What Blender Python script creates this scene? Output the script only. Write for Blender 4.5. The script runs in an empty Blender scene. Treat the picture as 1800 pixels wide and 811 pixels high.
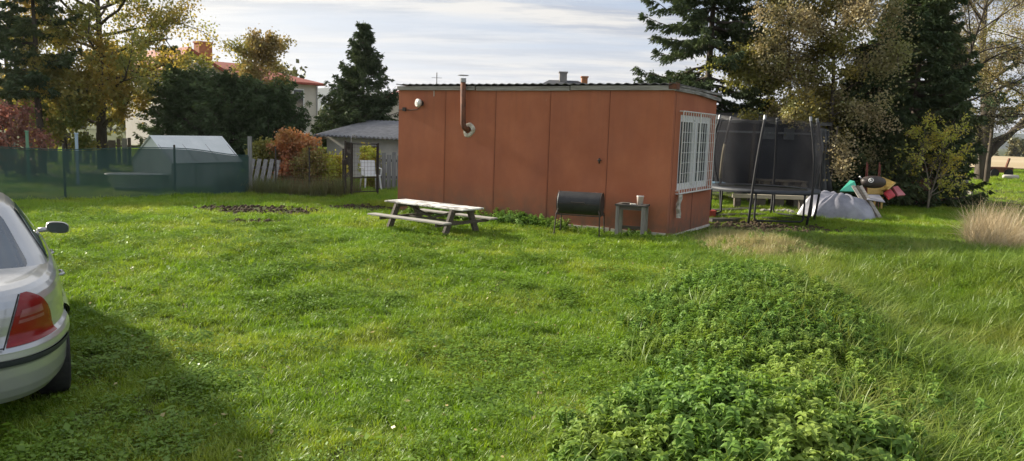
import bpy, math, random
import numpy as np
from mathutils import Vector, Matrix

# ---------------------------------------------------------------- camera
SC = bpy.context.scene
COL = SC.collection
FPX, PITCH, ROLL, CAMH = 1350.0, 0.1296, 0.0321, 1.861
cp, sp_, cr, sr = math.cos(PITCH), math.sin(PITCH), math.cos(ROLL), math.sin(ROLL)
cam = bpy.data.cameras.new("camera")
cam.sensor_width = 36; cam.lens = FPX / 1800 * 36; cam.clip_end = 9000; cam.clip_start = 0.05
co = bpy.data.objects.new("camera", cam); COL.objects.link(co)
R0 = Vector((1, 0, 0)); U0 = Vector((0, sp_, cp)); F0 = Vector((0, cp, -sp_))
Rv = R0 * cr + U0 * sr; Uv = U0 * cr - R0 * sr
co.matrix_world = Matrix(((Rv.x, Uv.x, -F0.x, 0), (Rv.y, Uv.y, -F0.y, 0), (Rv.z, Uv.z, -F0.z, CAMH), (0, 0, 0, 1)))
SC.camera = co

# ---------------------------------------------------------------- light
SUN_AZ, SUN_EL = math.radians(-60), math.radians(24)      # azimuth from +Y towards +X
w = bpy.data.worlds.new("World"); SC.world = w; w.use_nodes = True
nt = w.node_tree; nt.nodes.clear()
N = nt.nodes.new; L = nt.links.new
out = N('ShaderNodeOutputWorld'); bg = N('ShaderNodeBackground'); bg.inputs[1].default_value = 0.105
sky = N('ShaderNodeTexSky'); sky.sky_type = 'NISHITA'; sky.sun_disc = False
sky.sun_elevation = SUN_EL; sky.sun_rotation = SUN_AZ; sky.dust_density = 2.5; sky.air_density = 1.0
tc = N('ShaderNodeTexCoord'); sepx = N('ShaderNodeSeparateXYZ'); L(tc.outputs['Generated'], sepx.inputs[0])
# project the direction on a cloud deck: (x,y)/(z+k)
add = N('ShaderNodeMath'); add.operation = 'ADD'; add.inputs[1].default_value = 0.09; L(sepx.outputs[2], add.inputs[0])
mx = N('ShaderNodeMath'); mx.operation = 'MAXIMUM'; mx.inputs[1].default_value = 0.03; L(add.outputs[0], mx.inputs[0])
dx = N('ShaderNodeMath'); dx.operation = 'DIVIDE'; L(sepx.outputs[0], dx.inputs[0]); L(mx.outputs[0], dx.inputs[1])
dy = N('ShaderNodeMath'); dy.operation = 'DIVIDE'; L(sepx.outputs[1], dy.inputs[0]); L(mx.outputs[0], dy.inputs[1])
cmb = N('ShaderNodeCombineXYZ'); L(dx.outputs[0], cmb.inputs[0]); L(dy.outputs[0], cmb.inputs[1])
mp = N('ShaderNodeMapping'); mp.inputs['Scale'].default_value = (0.42, 1.25, 1); mp.inputs['Rotation'].default_value = (0, 0, 0.25); L(cmb.outputs[0], mp.inputs[0])
nz = N('ShaderNodeTexNoise'); nz.inputs['Scale'].default_value = 0.75; nz.inputs['Detail'].default_value = 9; nz.inputs['Roughness'].default_value = 0.6
nz.inputs['Distortion'].default_value = 0.5
L(mp.outputs[0], nz.inputs[0])
nz2 = N('ShaderNodeTexNoise'); nz2.inputs['Scale'].default_value = 2.6; nz2.inputs['Detail'].default_value = 8; nz2.inputs['Roughness'].default_value = 0.62
L(mp.outputs[0], nz2.inputs[0])
r1 = N('ShaderNodeValToRGB'); r1.color_ramp.elements[0].position = 0.36; r1.color_ramp.elements[1].position = 0.56; L(nz.outputs[0], r1.inputs[0])
r2 = N('ShaderNodeValToRGB'); r2.color_ramp.elements[0].position = 0.42; r2.color_ramp.elements[0].color = (2.1, 2.35, 2.85, 1)
r2.color_ramp.elements[1].position = 0.57; r2.color_ramp.elements[1].color = (4.0, 3.9, 3.75, 1); L(nz2.outputs[0], r2.inputs[0])
skm = N('ShaderNodeMix'); skm.data_type = 'RGBA'; skm.inputs[0].default_value = 0.9; L(sky.outputs[0], skm.inputs[6]); skm.inputs[7].default_value = (2.2, 2.75, 3.7, 1)
mixc = N('ShaderNodeMix'); mixc.data_type = 'RGBA'
L(r1.outputs[0], mixc.inputs[0]); L(skm.outputs[2], mixc.inputs[6]); L(r2.outputs[0], mixc.inputs[7])
# brighter veil round the sun and along the horizon
vd = N('ShaderNodeVectorMath'); vd.operation = 'DOT_PRODUCT'; L(tc.outputs['Generated'], vd.inputs[0])
vd.inputs[1].default_value = (math.sin(SUN_AZ) * math.cos(SUN_EL), math.cos(SUN_AZ) * math.cos(SUN_EL), math.sin(SUN_EL))
mr = N('ShaderNodeMapRange'); mr.inputs[1].default_value = 0.35; mr.inputs[2].default_value = 1.0; mr.inputs[3].default_value = 0.0; mr.inputs[4].default_value = 1.0
L(vd.outputs['Value'], mr.inputs[0])
pw = N('ShaderNodeMath'); pw.operation = 'POWER'; pw.inputs[1].default_value = 2.0; L(mr.outputs[0], pw.inputs[0])
scl = N('ShaderNodeMix'); scl.data_type = 'RGBA'; L(pw.outputs[0], scl.inputs[0]); L(mixc.outputs[2], scl.inputs[6]); scl.inputs[7].default_value = (5.0, 4.8, 4.4, 1)
hz = N('ShaderNodeMapRange'); hz.inputs[1].default_value = 0.0; hz.inputs[2].default_value = 0.16; hz.inputs[3].default_value = 0.75; hz.inputs[4].default_value = 0.0
L(sepx.outputs[2], hz.inputs[0])
hmx = N('ShaderNodeMix'); hmx.data_type = 'RGBA'; L(hz.outputs[0], hmx.inputs[0]); L(scl.outputs[2], hmx.inputs[6]); hmx.inputs[7].default_value = (3.5, 3.55, 3.7, 1)
L(hmx.outputs[2], bg.inputs[0]); L(bg.outputs[0], out.inputs[0])

sun = bpy.data.lights.new("sun", 'SUN'); sun.energy = 5.0; sun.angle = math.radians(3.5); sun.color = (1.0, 0.92, 0.78)
so = bpy.data.objects.new("sun", sun); COL.objects.link(so)
sd = Vector((math.sin(SUN_AZ) * math.cos(SUN_EL), math.cos(SUN_AZ) * math.cos(SUN_EL), math.sin(SUN_EL)))
so.rotation_euler = sd.to_track_quat('Z', 'Y').to_euler(); so.location = sd * 40
SC.view_settings.view_transform = 'Standard'; SC.view_settings.look = 'None'; SC.view_settings.gamma = 1
SC.view_settings.exposure = 1.02
SC.render.engine = 'CYCLES'; HAZE = .00013
SC.cycles.max_bounces = 6; SC.cycles.transparent_max_bounces = 16; SC.cycles.diffuse_bounces = 3
SC.cycles.use_denoising = True

# ---------------------------------------------------------------- helpers
def at(u, v, Y):
    """world point seen at pixel (u,v) of the 1800x811 frame at world depth Y"""
    X, Yy = u - 900, v - 405.5
    x = X * cr + Yy * sr; y = -Yy * cr + X * sr
    d = Vector((x, FPX * cp + y * sp_, -FPX * sp_ + y * cp))
    return Vector((0, 0, CAMH)) + d * (Y / d.y)
def gp(u, v, z=0.0):
    X, Yy = u - 900, v - 405.5
    x = X * cr + Yy * sr; y = -Yy * cr + X * sr
    d = Vector((x, FPX * cp + y * sp_, -FPX * sp_ + y * cp))
    return Vector((0, 0, CAMH)) + d * ((z - CAMH) / d.z)

def _h(ix, iy, s):
    n = (ix.astype(np.int64) * 374761393 + iy.astype(np.int64) * 668265263 + s * 1442695041) & 0x7fffffff
    n = ((n ^ (n >> 13)) * 1274126177) & 0x7fffffff
    return ((n ^ (n >> 16)) & 0xffff) / 65535.0
def noise(x, y, s=0):
    x = np.asarray(x, float); y = np.asarray(y, float)
    ix, iy = np.floor(x), np.floor(y); fx, fy = x - ix, y - iy
    fx = fx * fx * (3 - 2 * fx); fy = fy * fy * (3 - 2 * fy)
    a = _h(ix, iy, s); b = _h(ix + 1, iy, s); c = _h(ix, iy + 1, s); d = _h(ix + 1, iy + 1, s)
    return (a * (1 - fx) + b * fx) * (1 - fy) + (c * (1 - fx) + d * fx) * fy
def fbm(x, y, s=0):
    return noise(x, y, s) * .5 + noise(x * 2.1, y * 2.1, s + 1) * .3 + noise(x * 4.3, y * 4.3, s + 2) * .2
def sstep(a, b, x):
    t = np.clip((x - a) / (b - a), 0, 1); return t * t * (3 - 2 * t)
def ell(x, y, cx, cy, rx, ry, ang=0.0, soft=0.5):
    c, s = math.cos(ang), math.sin(ang)
    dx, dy = x - cx, y - cy
    a = (dx * c + dy * s) / rx; b = (-dx * s + dy * c) / ry
    return 1 - sstep(1 - soft, 1 + soft, np.sqrt(a * a + b * b))
def hump(x, y, cx, cy, rx, ry, ang=0.0):
    c, s = math.cos(ang), math.sin(ang)
    dx, dy = x - cx, y - cy
    a = (dx * c + dy * s) / rx; b = (-dx * s + dy * c) / ry
    return np.exp(-(a * a + b * b))
def terrain(x, y):
    x = np.asarray(x, float); y = np.asarray(y, float)
    z = -0.2 * (1 - sstep(6.5, 11.5, y))
    z = z + 0.44 * hump(x, y, 2.7, 7.9, 1.1, 2.1, -0.25)
    z = z + 0.33 * hump(x, y, 1.45, 4.5, .9, .9, 0.0)
    z = z + 0.20 * hump(x, y, 4.2, 12.8, .9, 1.1)
    z = z + 0.25 * hump(x, y, 7.2, 10.0, 1.3, 3.0)
    z = z - 0.12 * hump(x, y, 5.1, 9.3, .8, 3.0)
    far = sstep(20, 60, y)
    z = z + (fbm(x * .9, y * .9, 3) - .5) * .09 + (fbm(x * 2.6, y * 2.6, 9) - .5) * .085 * (1 - far)
    z = z + sstep(120, 600, np.hypot(x, y)) * (-6)
    return z

class MB:
    def __init__(s): s.v = []; s.f = []
    def add(s, vs, fs):
        o = len(s.v); s.v += [tuple(p) for p in vs]; s.f += [tuple(i + o for i in f) for f in fs]; return s
    def box(s, a, b, M=None):
        x0, y0, z0 = a; x1, y1, z1 = b
        vs = [Vector(p) for p in ((x0, y0, z0), (x1, y0, z0), (x1, y1, z0), (x0, y1, z0), (x0, y0, z1), (x1, y0, z1), (x1, y1, z1), (x0, y1, z1))]
        if M is not None: vs = [M @ p for p in vs]
        return s.add(vs, [(0, 3, 2, 1), (4, 5, 6, 7), (0, 1, 5, 4), (1, 2, 6, 5), (2, 3, 7, 6), (3, 0, 4, 7)])
    def beam(s, p, q, w_, h_, up=(0, 0, 1)):
        p = Vector(p); q = Vector(q); d = q - p; l = d.length; d.normalize()
        up = Vector(up)
        if abs(d.dot(up)) > .98: up = Vector((0, 1, 0))
        r = d.cross(up).normalized(); u = r.cross(d)
        M = Matrix(((r.x, d.x, u.x, p.x), (r.y, d.y, u.y, p.y), (r.z, d.z, u.z, p.z), (0, 0, 0, 1)))
        return s.box((-w_ / 2, 0, -h_ / 2), (w_ / 2, l, h_ / 2), M)
    def tube(s, pts, rs, n=10, cap=True):
        pts = [Vector(p) for p in pts]
        if not hasattr(rs, '__len__'): rs = [rs] * len(pts)
        rings = []; prev = None
        for i, p in enumerate(pts):
            t = (pts[min(i + 1, len(pts) - 1)] - pts[max(i - 1, 0)]).normalized()
            if prev is None:
                a = Vector((0, 0, 1)) if abs(t.z) < .9 else Vector((1, 0, 0))
            else: a = prev
            r = (a - t * a.dot(t)).normalized(); prev = r; b = t.cross(r)
            rings.append([p + (r * math.cos(k * 2 * math.pi / n) + b * math.sin(k * 2 * math.pi / n)) * rs[i] for k in range(n)])
        vs = [q for r_ in rings for q in r_]
        fs = [(i * n + k, i * n + (k + 1) % n, (i + 1) * n + (k + 1) % n, (i + 1) * n + k) for i in range(len(pts) - 1) for k in range(n)]
        if cap: fs += [tuple(range(n - 1, -1, -1)), tuple((len(pts) - 1) * n + k for k in range(n))]
        return s.add(vs, fs)
    def grid(s, P, close_u=False):
        """P[i][j] grid of points"""
        n, m = len(P), len(P[0])
        vs = [q for r_ in P for q in r_]; fs = []
        for i in range(n - 1):
            for j in range(m if close_u else m - 1):
                fs.append((i * m + j, i * m + (j + 1) % m, (i + 1) * m + (j + 1) % m, (i + 1) * m + j))
        return s.add(vs, fs)
    def lathe(s, prof, c=(0, 0, 0), n=24):
        P = [[(c[0] + r * math.cos(2 * math.pi * k / n), c[1] + r * math.sin(2 * math.pi * k / n), c[2] + z) for k in range(n)] for r, z in prof]
        return s.grid(P, True)

def link(name, me, mat, parent=None, smooth=False):
    if mat is not None: me.materials.append(mat)
    o = bpy.data.objects.new(name, me); COL.objects.link(o)
    if parent is not None: o.parent = parent
    if smooth: me.polygons.foreach_set('use_smooth', [True] * len(me.polygons))
    return o
def obj(name, mb, mat, parent=None, smooth=False, bevel=0.0):
    me = bpy.data.meshes.new(name); me.from_pydata(mb.v, [], mb.f); me.update()
    o = link(name, me, mat, parent, smooth)
    if bevel:
        b = o.modifiers.new('bevel', 'BEVEL'); b.width = bevel; b.segments = 2; b.limit_method = 'ANGLE'
    return o
def npmesh(name, V, F, mat, parent=None, smooth=False):
    """V (n,3), F (m,k) arrays"""
    me = bpy.data.meshes.new(name); V = np.asarray(V, np.float32); F = np.asarray(F, np.int32)
    me.vertices.add(len(V)); me.vertices.foreach_set('co', V.ravel())
    k = F.shape[1]; me.loops.add(F.size); me.loops.foreach_set('vertex_index', F.ravel())
    me.polygons.add(len(F)); me.polygons.foreach_set('loop_start', np.arange(0, F.size, k, dtype=np.int32))
    me.update(calc_edges=True)
    return link(name, me, mat, parent, smooth)
def tag(o, label=None, cat=None, group=None, kind=None):
    if label: o['label'] = label
    if cat: o['category'] = cat
    if group: o['group'] = group
    if kind: o['kind'] = kind
    return o
def thing(name, label, cat, loc=(0, 0, 0), rz=0.0, group=None):
    o = bpy.data.objects.new(name, None); COL.objects.link(o); o.empty_display_size = .2
    o.location = loc; o.rotation_euler = (0, 0, rz); return tag(o, label, cat, group)

# ---------------------------------------------------------------- materials
def mat(name, c1, c2=None, scale=4.0, rough=0.7, metal=0.0, bump=0.0, bscale=30.0, stretch=None, coat=0.0, spec=0.5, detail=5, lo=.35, hi=.65, alpha=None):
    m = bpy.data.materials.new(name); m.use_nodes = True; t = m.node_tree
    b = t.nodes['Principled BSDF']; b.inputs['Roughness'].default_value = rough; b.inputs['Metallic'].default_value = metal
    b.inputs['Specular IOR Level'].default_value = spec
    if coat: b.inputs['Coat Weight'].default_value = coat; b.inputs['Coat Roughness'].default_value = 0.06
    b.inputs['Base Color'].default_value = (*c1, 1)
    n = t.nodes.new; l = t.links.new
    tc = n('ShaderNodeTexCoord'); mp = n('ShaderNodeMapping'); l(tc.outputs['Object'], mp.inputs[0])
    if stretch: mp.inputs['Scale'].default_value = stretch
    if c2:
        nz = n('ShaderNodeTexNoise'); nz.inputs['Scale'].default_value = scale; nz.inputs['Detail'].default_value = detail; nz.inputs['Roughness'].default_value = .6
        l(mp.outputs[0], nz.inputs[0])
        r = n('ShaderNodeValToRGB'); r.color_ramp.elements[0].position = lo; r.color_ramp.elements[1].position = hi
        r.color_ramp.elements[0].color = (*c1, 1); r.color_ramp.elements[1].color = (*c2, 1)
        l(nz.outputs[0], r.inputs[0]); l(r.outputs[0], b.inputs['Base Color'])
    if bump:
        nb = n('ShaderNodeTexNoise'); nb.inputs['Scale'].default_value = bscale; nb.inputs['Detail'].default_value = 6
        l(mp.outputs[0], nb.inputs[0]); bp = n('ShaderNodeBump'); bp.inputs['Strength'].default_value = bump; bp.inputs['Distance'].default_value = .02
        l(nb.outputs[0], bp.inputs['Height']); l(bp.outputs[0], b.inputs['Normal'])
    if alpha is not None:
        o = t.nodes['Material Output']; tr = n('ShaderNodeBsdfTransparent'); mxx = n('ShaderNodeMixShader'); mxx.inputs[0].default_value = alpha
        l(tr.outputs[0], mxx.inputs[1]); l(b.outputs[0], mxx.inputs[2]); l(mxx.outputs[0], o.inputs[0])
    return m

def leafmat(name, ca, cb, cc=None, trans=0.35, nscale=.5, gloss=.12, cthr=.62, cwid=.12, tint=(1.25, 1.25, .7)):
    """leaf / blade material: random per leaf between ca and cb, patches of cc"""
    m = bpy.data.materials.new(name); m.use_nodes = True; t = m.node_tree; t.nodes.clear()
    n = t.nodes.new; l = t.links.new
    o = n('ShaderNodeOutputMaterial'); g = n('ShaderNodeNewGeometry'); oi = n('ShaderNodeObjectInfo')
    ad = n('ShaderNodeMath'); ad.operation = 'ADD'; l(g.outputs['Random Per Island'], ad.inputs[0]); l(oi.outputs['Random'], ad.inputs[1])
    hf = n('ShaderNodeMath'); hf.operation = 'MULTIPLY'; hf.inputs[1].default_value = .5; l(ad.outputs[0], hf.inputs[0])
    m1 = n('ShaderNodeMix'); m1.data_type = 'RGBA'; l(hf.outputs[0], m1.inputs[0]); m1.inputs[6].default_value = (*ca, 1); m1.inputs[7].default_value = (*cb, 1)
    col = m1.outputs[2]
    if cc:
        nz = n('ShaderNodeTexNoise'); nz.inputs['Scale'].default_value = nscale; nz.inputs['Detail'].default_value = 4; l(g.outputs['Position'], nz.inputs[0])
        jt = n('ShaderNodeMath'); jt.operation = 'MULTIPLY_ADD'; l(g.outputs['Random Per Island'], jt.inputs[0]); jt.inputs[1].default_value = .12; l(nz.outputs[0], jt.inputs[2])
        mr = n('ShaderNodeMapRange'); mr.inputs[1].default_value = cthr - cwid; mr.inputs[2].default_value = cthr + cwid; l(jt.outputs[0], mr.inputs[0])
        m2 = n('ShaderNodeMix'); m2.data_type = 'RGBA'; l(mr.outputs[0], m2.inputs[0]); l(col, m2.inputs[6]); m2.inputs[7].default_value = (*cc, 1); col = m2.outputs[2]
    d = n('ShaderNodeBsdfDiffuse'); l(col, d.inputs[0])
    tr = n('ShaderNodeBsdfTranslucent'); tm = n('ShaderNodeMix'); tm.data_type = 'RGBA'; tm.blend_type = 'MULTIPLY'; tm.inputs[0].default_value = 1
    l(col, tm.inputs[6]); tm.inputs[7].default_value = (*tint, 1); l(tm.outputs[2], tr.inputs[0])
    x1 = n('ShaderNodeMixShader'); x1.inputs[0].default_value = trans; l(d.outputs[0], x1.inputs[1]); l(tr.outputs[0], x1.inputs[2])
    gl = n('ShaderNodeBsdfGlossy'); gl.inputs['Roughness'].default_value = .42; gl.inputs[0].default_value = (.8, .85, .8, 1)
    
    x2 = n('ShaderNodeMixShader'); x2.inputs[0].default_value = gloss * .35; l(x1.outputs[0], x2.inputs[1]); l(gl.outputs[0], x2.inputs[2]); l(x2.outputs[0], o.inputs[0])
    return m

def woodmat(name, a, b, rough=.8, axis='x'):
    st = {'x': (1, 14, 14), 'y': (14, 1, 14), 'z': (14, 14, 1)}[axis]
    return mat(name, a, b, scale=2.5, rough=rough, bump=.35, bscale=7, stretch=st)

M_SOILG = mat('ground_soil', (.045, .05, .018), (.075, .095, .028), scale=1.3, rough=1, bump=.6, bscale=14, spec=.1)
M_GRASS = leafmat('grass_blades', (.125, .235, .011), (.25, .395, .017), (.33, .39, .045), trans=.4, nscale=.55, cthr=.60, cwid=.12)
M_CLOVER = leafmat('clover_leaves', (.09, .175, .015), (.19, .30, .028), trans=.3)
M_LONG = leafmat('long_grass', (.12, .20, .025), (.23, .32, .04), (.29, .32, .07), trans=.35, nscale=.6, cthr=.66)
M_NETTLE = leafmat('nettle_leaves', (.105, .20, .042), (.21, .345, .068), (.29, .38, .08), trans=.3, nscale=1.3, gloss=.05, cthr=.62)
M_STRAW = leafmat('dry_stalks', (.40, .33, .15), (.56, .47, .24), (.36, .36, .12), trans=.3, tint=(1, 1, .9))
M_SOIL = mat('bare_soil', (.05, .036, .024), (.1, .075, .05), scale=6, rough=1, bump=1, bscale=22, spec=.1)
M_BARK = mat('bark', (.06, .048, .038), (.12, .1, .08), scale=5, rough=.95, bump=.8, bscale=12, stretch=(1, 1, .25), spec=.2)
M_BARKL = mat('bark_pale', (.16, .13, .10), (.28, .24, .19), scale=6, rough=.9, bump=.5, bscale=14, spec=.2)

# ---------------------------------------------------------------- ground
def axis_coords(lo, hi, fine_lo, fine_hi, step, growth=1.18):
    a = list(np.arange(fine_lo, fine_hi + step / 2, step)); s = step; x = a[-1]
    while x < hi: s *= growth; x += s; a.append(min(x, hi))
    s = step; x = a[0]; pre = []
    while x > lo: s *= growth; x -= s; pre.append(max(x, lo))
    return np.array(pre[::-1] + a)
gx = axis_coords(-3000, 3000, -14, 14, .12); gy = axis_coords(-60, 4000, 2.2, 22, .12)
GX, GY = np.meshgrid(gx, gy); GZ = terrain(GX, GY)
nx, ny = len(gx), len(gy)
idx = np.arange(nx * ny).reshape(ny, nx)
F = np.stack([idx[:-1, :-1], idx[:-1, 1:], idx[1:, 1:], idx[1:, :-1]], -1).reshape(-1, 4)
g = npmesh('ground', np.stack([GX, GY, GZ], -1).reshape(-1, 3), F, M_SOILG, smooth=True); tag(g, kind='structure')

# pale stubble field and the far hills
M_FIELD = mat('stubble', (.42, .33, .2), (.5, .41, .27), scale=.05, rough=1, spec=.1)
mb = MB(); P = []
for y in np.linspace(62, 420, 14):
    x0 = 14 + (y - 62) * .2; x1 = 60 + y * 1.2
    P.append([(x, y, float(terrain(x, y)) + .12) for x in np.linspace(x0, x1, 20)])
mb.grid(P); tag(obj('stubble_field', mb, M_FIELD), kind='structure')
M_HILL = mat('hill_forest', (.045, .06, .05), (.07, .085, .06), scale=.02, rough=1, spec=.05)
def hill(x0, x1, y, h, seed, name='hills'):
    mb = MB(); P = []
    xs = np.linspace(x0, x1, 160)
    for k, (t, dy) in enumerate(((0, 0), (.55, 90), (.9, 220), (1, 380), (.7, 700))):
        P.append([(x, y + dy, -12 + (h * (.55 + .6 * float(fbm(x / 420., 1.5 + k * .02, seed))) + float(noise(x / 17., k, seed)) * 5) * t) for x in xs])
    mb.grid(P); tag(obj(name, mb, M_HILL, smooth=True), kind='structure')
hill(-2600, 300, 2000, 150, 5)
hill(300, 2800, 2300, 60, 8)

# ---------------------------------------------------------------- scattering (geometry nodes inside one object)
def scatter(name, variants, pts, rot, scale, pick, material, label, cat):
    """variants: list of (V,F) ; pts (n,3) ; rot (n,3) ; scale (n,) ; pick (n,)"""
    Vs = []; Fs = []; var = []; off = 0
    for k, (V, F) in enumerate(variants):
        V = np.asarray(V, float); F = np.asarray(F, int)
        Vs.append(V); Fs.append(F + off); var += [k] * len(V); off += len(V)
    nv = off; Vs.append(pts); var += [100] * len(pts)
    V = np.concatenate(Vs).astype(np.float32); F = np.concatenate(Fs).astype(np.int32)
    me = bpy.data.meshes.new(name)
    me.vertices.add(len(V)); me.vertices.foreach_set('co', V.ravel()); k = F.shape[1]
    me.loops.add(F.size); me.loops.foreach_set('vertex_index', F.ravel())
    me.polygons.add(len(F)); me.polygons.foreach_set('loop_start', np.arange(0, F.size, k, dtype=np.int32)); me.update(calc_edges=True)
    a = me.attributes.new('var', 'INT', 'POINT'); a.data.foreach_set('value', np.array(var, np.int32))
    a = me.attributes.new('pick', 'INT', 'POINT'); a.data.foreach_set('value', np.concatenate([np.zeros(nv), pick]).astype(np.int32))
    a = me.attributes.new('scl', 'FLOAT', 'POINT'); a.data.foreach_set('value', np.concatenate([np.ones(nv), scale]).astype(np.float32))
    a = me.attributes.new('rot', 'FLOAT_VECTOR', 'POINT'); a.data.foreach_set('vector', np.concatenate([np.zeros((nv, 3)), rot]).astype(np.float32).ravel())
    o = link(name, me, material)
    ng = bpy.data.node_groups.new(name + '_scatter', 'GeometryNodeTree')
    ng.interface.new_socket('Geometry', in_out='INPUT', socket_type='NodeSocketGeometry')
    ng.interface.new_socket('Geometry', in_out='OUTPUT', socket_type='NodeSocketGeometry')
    n = ng.nodes.new; l = ng.links.new
    gi = n('NodeGroupInput'); go = n('NodeGroupOutput')
    def attr(nm, ty):
        x = n('GeometryNodeInputNamedAttribute'); x.data_type = ty; x.inputs['Name'].default_value = nm; return x.outputs['Attribute']
    av = attr('var', 'INT')
    def sep(kk):
        c = n('FunctionNodeCompare'); c.data_type = 'INT'; c.operation = 'EQUAL'
        l(av, [s for s in c.inputs if s.name == 'A' and s.type == 'INT'][0]); [s for s in c.inputs if s.name == 'B' and s.type == 'INT'][0].default_value = kk
        s = n('GeometryNodeSeparateGeometry'); s.domain = 'POINT'; l(gi.outputs[0], s.inputs['Geometry']); l(c.outputs[0], s.inputs['Selection']); return s.outputs['Selection']
    jn = n('GeometryNodeJoinGeometry')
    for k in range(len(variants)):
        ti = n('GeometryNodeGeometryToInstance'); l(sep(k), ti.inputs[0]); l(ti.outputs[0], jn.inputs[0])
    ip = n('GeometryNodeInstanceOnPoints'); l(sep(100), ip.inputs['Points']); l(jn.outputs[0], ip.inputs['Instance'])
    ip.inputs['Pick Instance'].default_value = True; l(attr('pick', 'INT'), ip.inputs['Instance Index'])
    l(attr('rot', 'FLOAT_VECTOR'), ip.inputs['Rotation']); l(attr('scl', 'FLOAT'), ip.inputs['Scale']); l(ip.outputs[0], go.inputs[0])
    md = o.modifiers.new('scatter', 'NODES'); md.node_group = ng
    return tag(o, label, cat, kind='stuff')

rng = np.random.default_rng(11)
def blade_clump(n, rad, hmin, hmax, wid, bend, r):
    """n bent blades: 3 segments of quads"""
    V = []; F = []
    for i in range(n):
        a = r.uniform(0, 2 * math.pi); d = rad * math.sqrt(r.random()); b = r.uniform(0, 2 * math.pi)
        h = r.uniform(hmin, hmax); be = bend * r.uniform(.3, 1.2) * h; wv = wid * r.uniform(.6, 1.2)
        bx, by = math.cos(b), math.sin(b); px, py = -by, bx
        base = np.array([math.cos(a) * d, math.sin(a) * d, -.01]); o = len(V)
        for t, ww in ((0, 1.), (.4, .9), (.75, .6), (1, .08)):
            c = base + np.array([bx * be * t * t, by * be * t * t, h * t * (1 - .25 * (be / h) * t)])
            V.append(c + np.array([px, py, 0]) * wv * ww / 2); V.append(c - np.array([px, py, 0]) * wv * ww / 2)
        for k in range(3): F.append((o + 2 * k, o + 2 * k + 1, o + 2 * k + 3, o + 2 * k + 2))
    return np.array(V), np.array(F)

SHX, SHY, YAW = 2.781, 13.708, 0.5377
SHL, SHW, SHZ0, SHZ1 = 6.2, 2.57, 0.05, 2.69
def inside_shed(x, y, m=0.0):
    dx, dy = x - SHX, y - SHY
    a = -(dx * math.cos(YAW) - dy * math.sin(YAW)); b = dx * math.sin(YAW) + dy * math.cos(YAW)
    return (a > -m) & (a < SHL + m) & (b > -m) & (b < SHW + m)
CARP = (-4.79, 6.28); 
def sample(n, x0, x1, y0, y1, inview=True):
    x = rng.uniform(x0, x1, n); y = rng.uniform(y0, y1, n)
    if inview:
        k = np.abs(x) < y * .70 + 1.4; x, y = x[k], y[k]
    return x, y
def nettle_mask(x, y):
    wob = (fbm(x * 1.4, y * 1.4, 21) - .5) * .55
    dx_, dy_ = x - 2.45, y - 7.6
    a = 1 - sstep(.7, 1.2, np.sqrt((dx_ * .97 - dy_ * .25) ** 2 / 1.22 ** 2 + (dx_ * .25 + dy_ * .97) ** 2 / 2.35 ** 2) + wob)
    b = 1 - sstep(.85, 1.15, np.sqrt((x - 1.32) ** 2 / .98 ** 2 + (y - 4.4) ** 2 / 1.0 ** 2) + wob)
    c = (1 - sstep(.7, 1.2, np.sqrt((x - 2.6) ** 2 / 1.2 ** 2 + (y - 5.0) ** 2 / 1.5 ** 2) + wob)) * .18
    b = np.maximum(b, c)
    return np.maximum(a, b)
def soil_mask(x, y):
    wob = (fbm(x * 2.2, y * 2.2, 31) - .5) * .7
    m = np.zeros_like(x)
    for cx, cy, rx, ry in ((*gp(455, 370)[:2], 1.35, .75), (*gp(635, 366)[:2], .9, .7), (4.0, 12.9, .5, .6), (*gp(440, 392)[:2], .7, .35), (5.0, 15.9, 1.9, .9)):
        m = np.maximum(m, 1 - sstep(.8, 1.15, np.sqrt((x - cx) ** 2 / rx ** 2 + (y - cy) ** 2 / ry ** 2) + wob))
    return m
def long_mask(x, y):
    wob = (fbm(x * .8, y * .8, 41) - .5) * 2.0
    right = sstep(1.3, 2.6, x - .12 * (y - 4) + wob * .6) * (1 - sstep(13.5, 17, y)) 
    return right
def place(x, y, sc, tilt=.15):
    n = len(x); z = terrain(x, y)
    rot = np.stack([rng.normal(0, tilt, n), rng.normal(0, tilt, n), rng.uniform(0, 6.28, n)], 1)
    return np.stack([x, y, z], 1), rot, sc

# lawn
var = [blade_clump(52, .085, .02, .065, .0048, 1.0, rng) for _ in range(6)]
var += [blade_clump(38, .075, .04, .10, .0052, .8, rng) for _ in range(3)]
X, Y = [], []
for n, a, b in ((40000, 3.0, 8.0), (50000, 8.0, 14), (40000, 14, 22)):
    x, y = sample(n, -12 if b < 15 else -16, 11 if b < 15 else 17, a, b); X.append(x); Y.append(y)
x, y = sample(26000, -26, 44, 22, 60); X.append(x); Y.append(y)
x = np.concatenate(X); y = np.concatenate(Y)
keep = (~inside_shed(x, y, .02)) & (rng.random(len(x)) > .6 * sstep(.66, .8, fbm(x * .8 + 3, y * 1.2, 91))) & (rng.random(len(x)) > soil_mask(x, y) * .96) & (rng.random(len(x)) > nettle_mask(x, y) * .5) & (rng.random(len(x)) > .85 * ell(x, y, 4.1, 12.7, .95, 1.2, 0, .3))
x, y = x[keep], y[keep]
hgt = .55 + .95 * fbm(x * 1.1, y * 1.1, 51) + .5 * (fbm(x * 4, y * 4, 52) - .5)
sc = hgt * rng.uniform(.75, 1.2, len(x)) * (1 + .5 * sstep(9, 22, y) + 1.0 * sstep(22, 50, y))
hp, ht, hs = place(x, y, sc)
pk = np.where(rng.random(len(x)) < .25 + .5 * (hgt > 1.1), rng.integers(6, 9, len(x)), rng.integers(0, 6, len(x)))
scatter('grass', var, hp, ht, hs, pk, M_GRASS, 'short green lawn grass with yellowish patches across the yard', 'grass')

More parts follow.
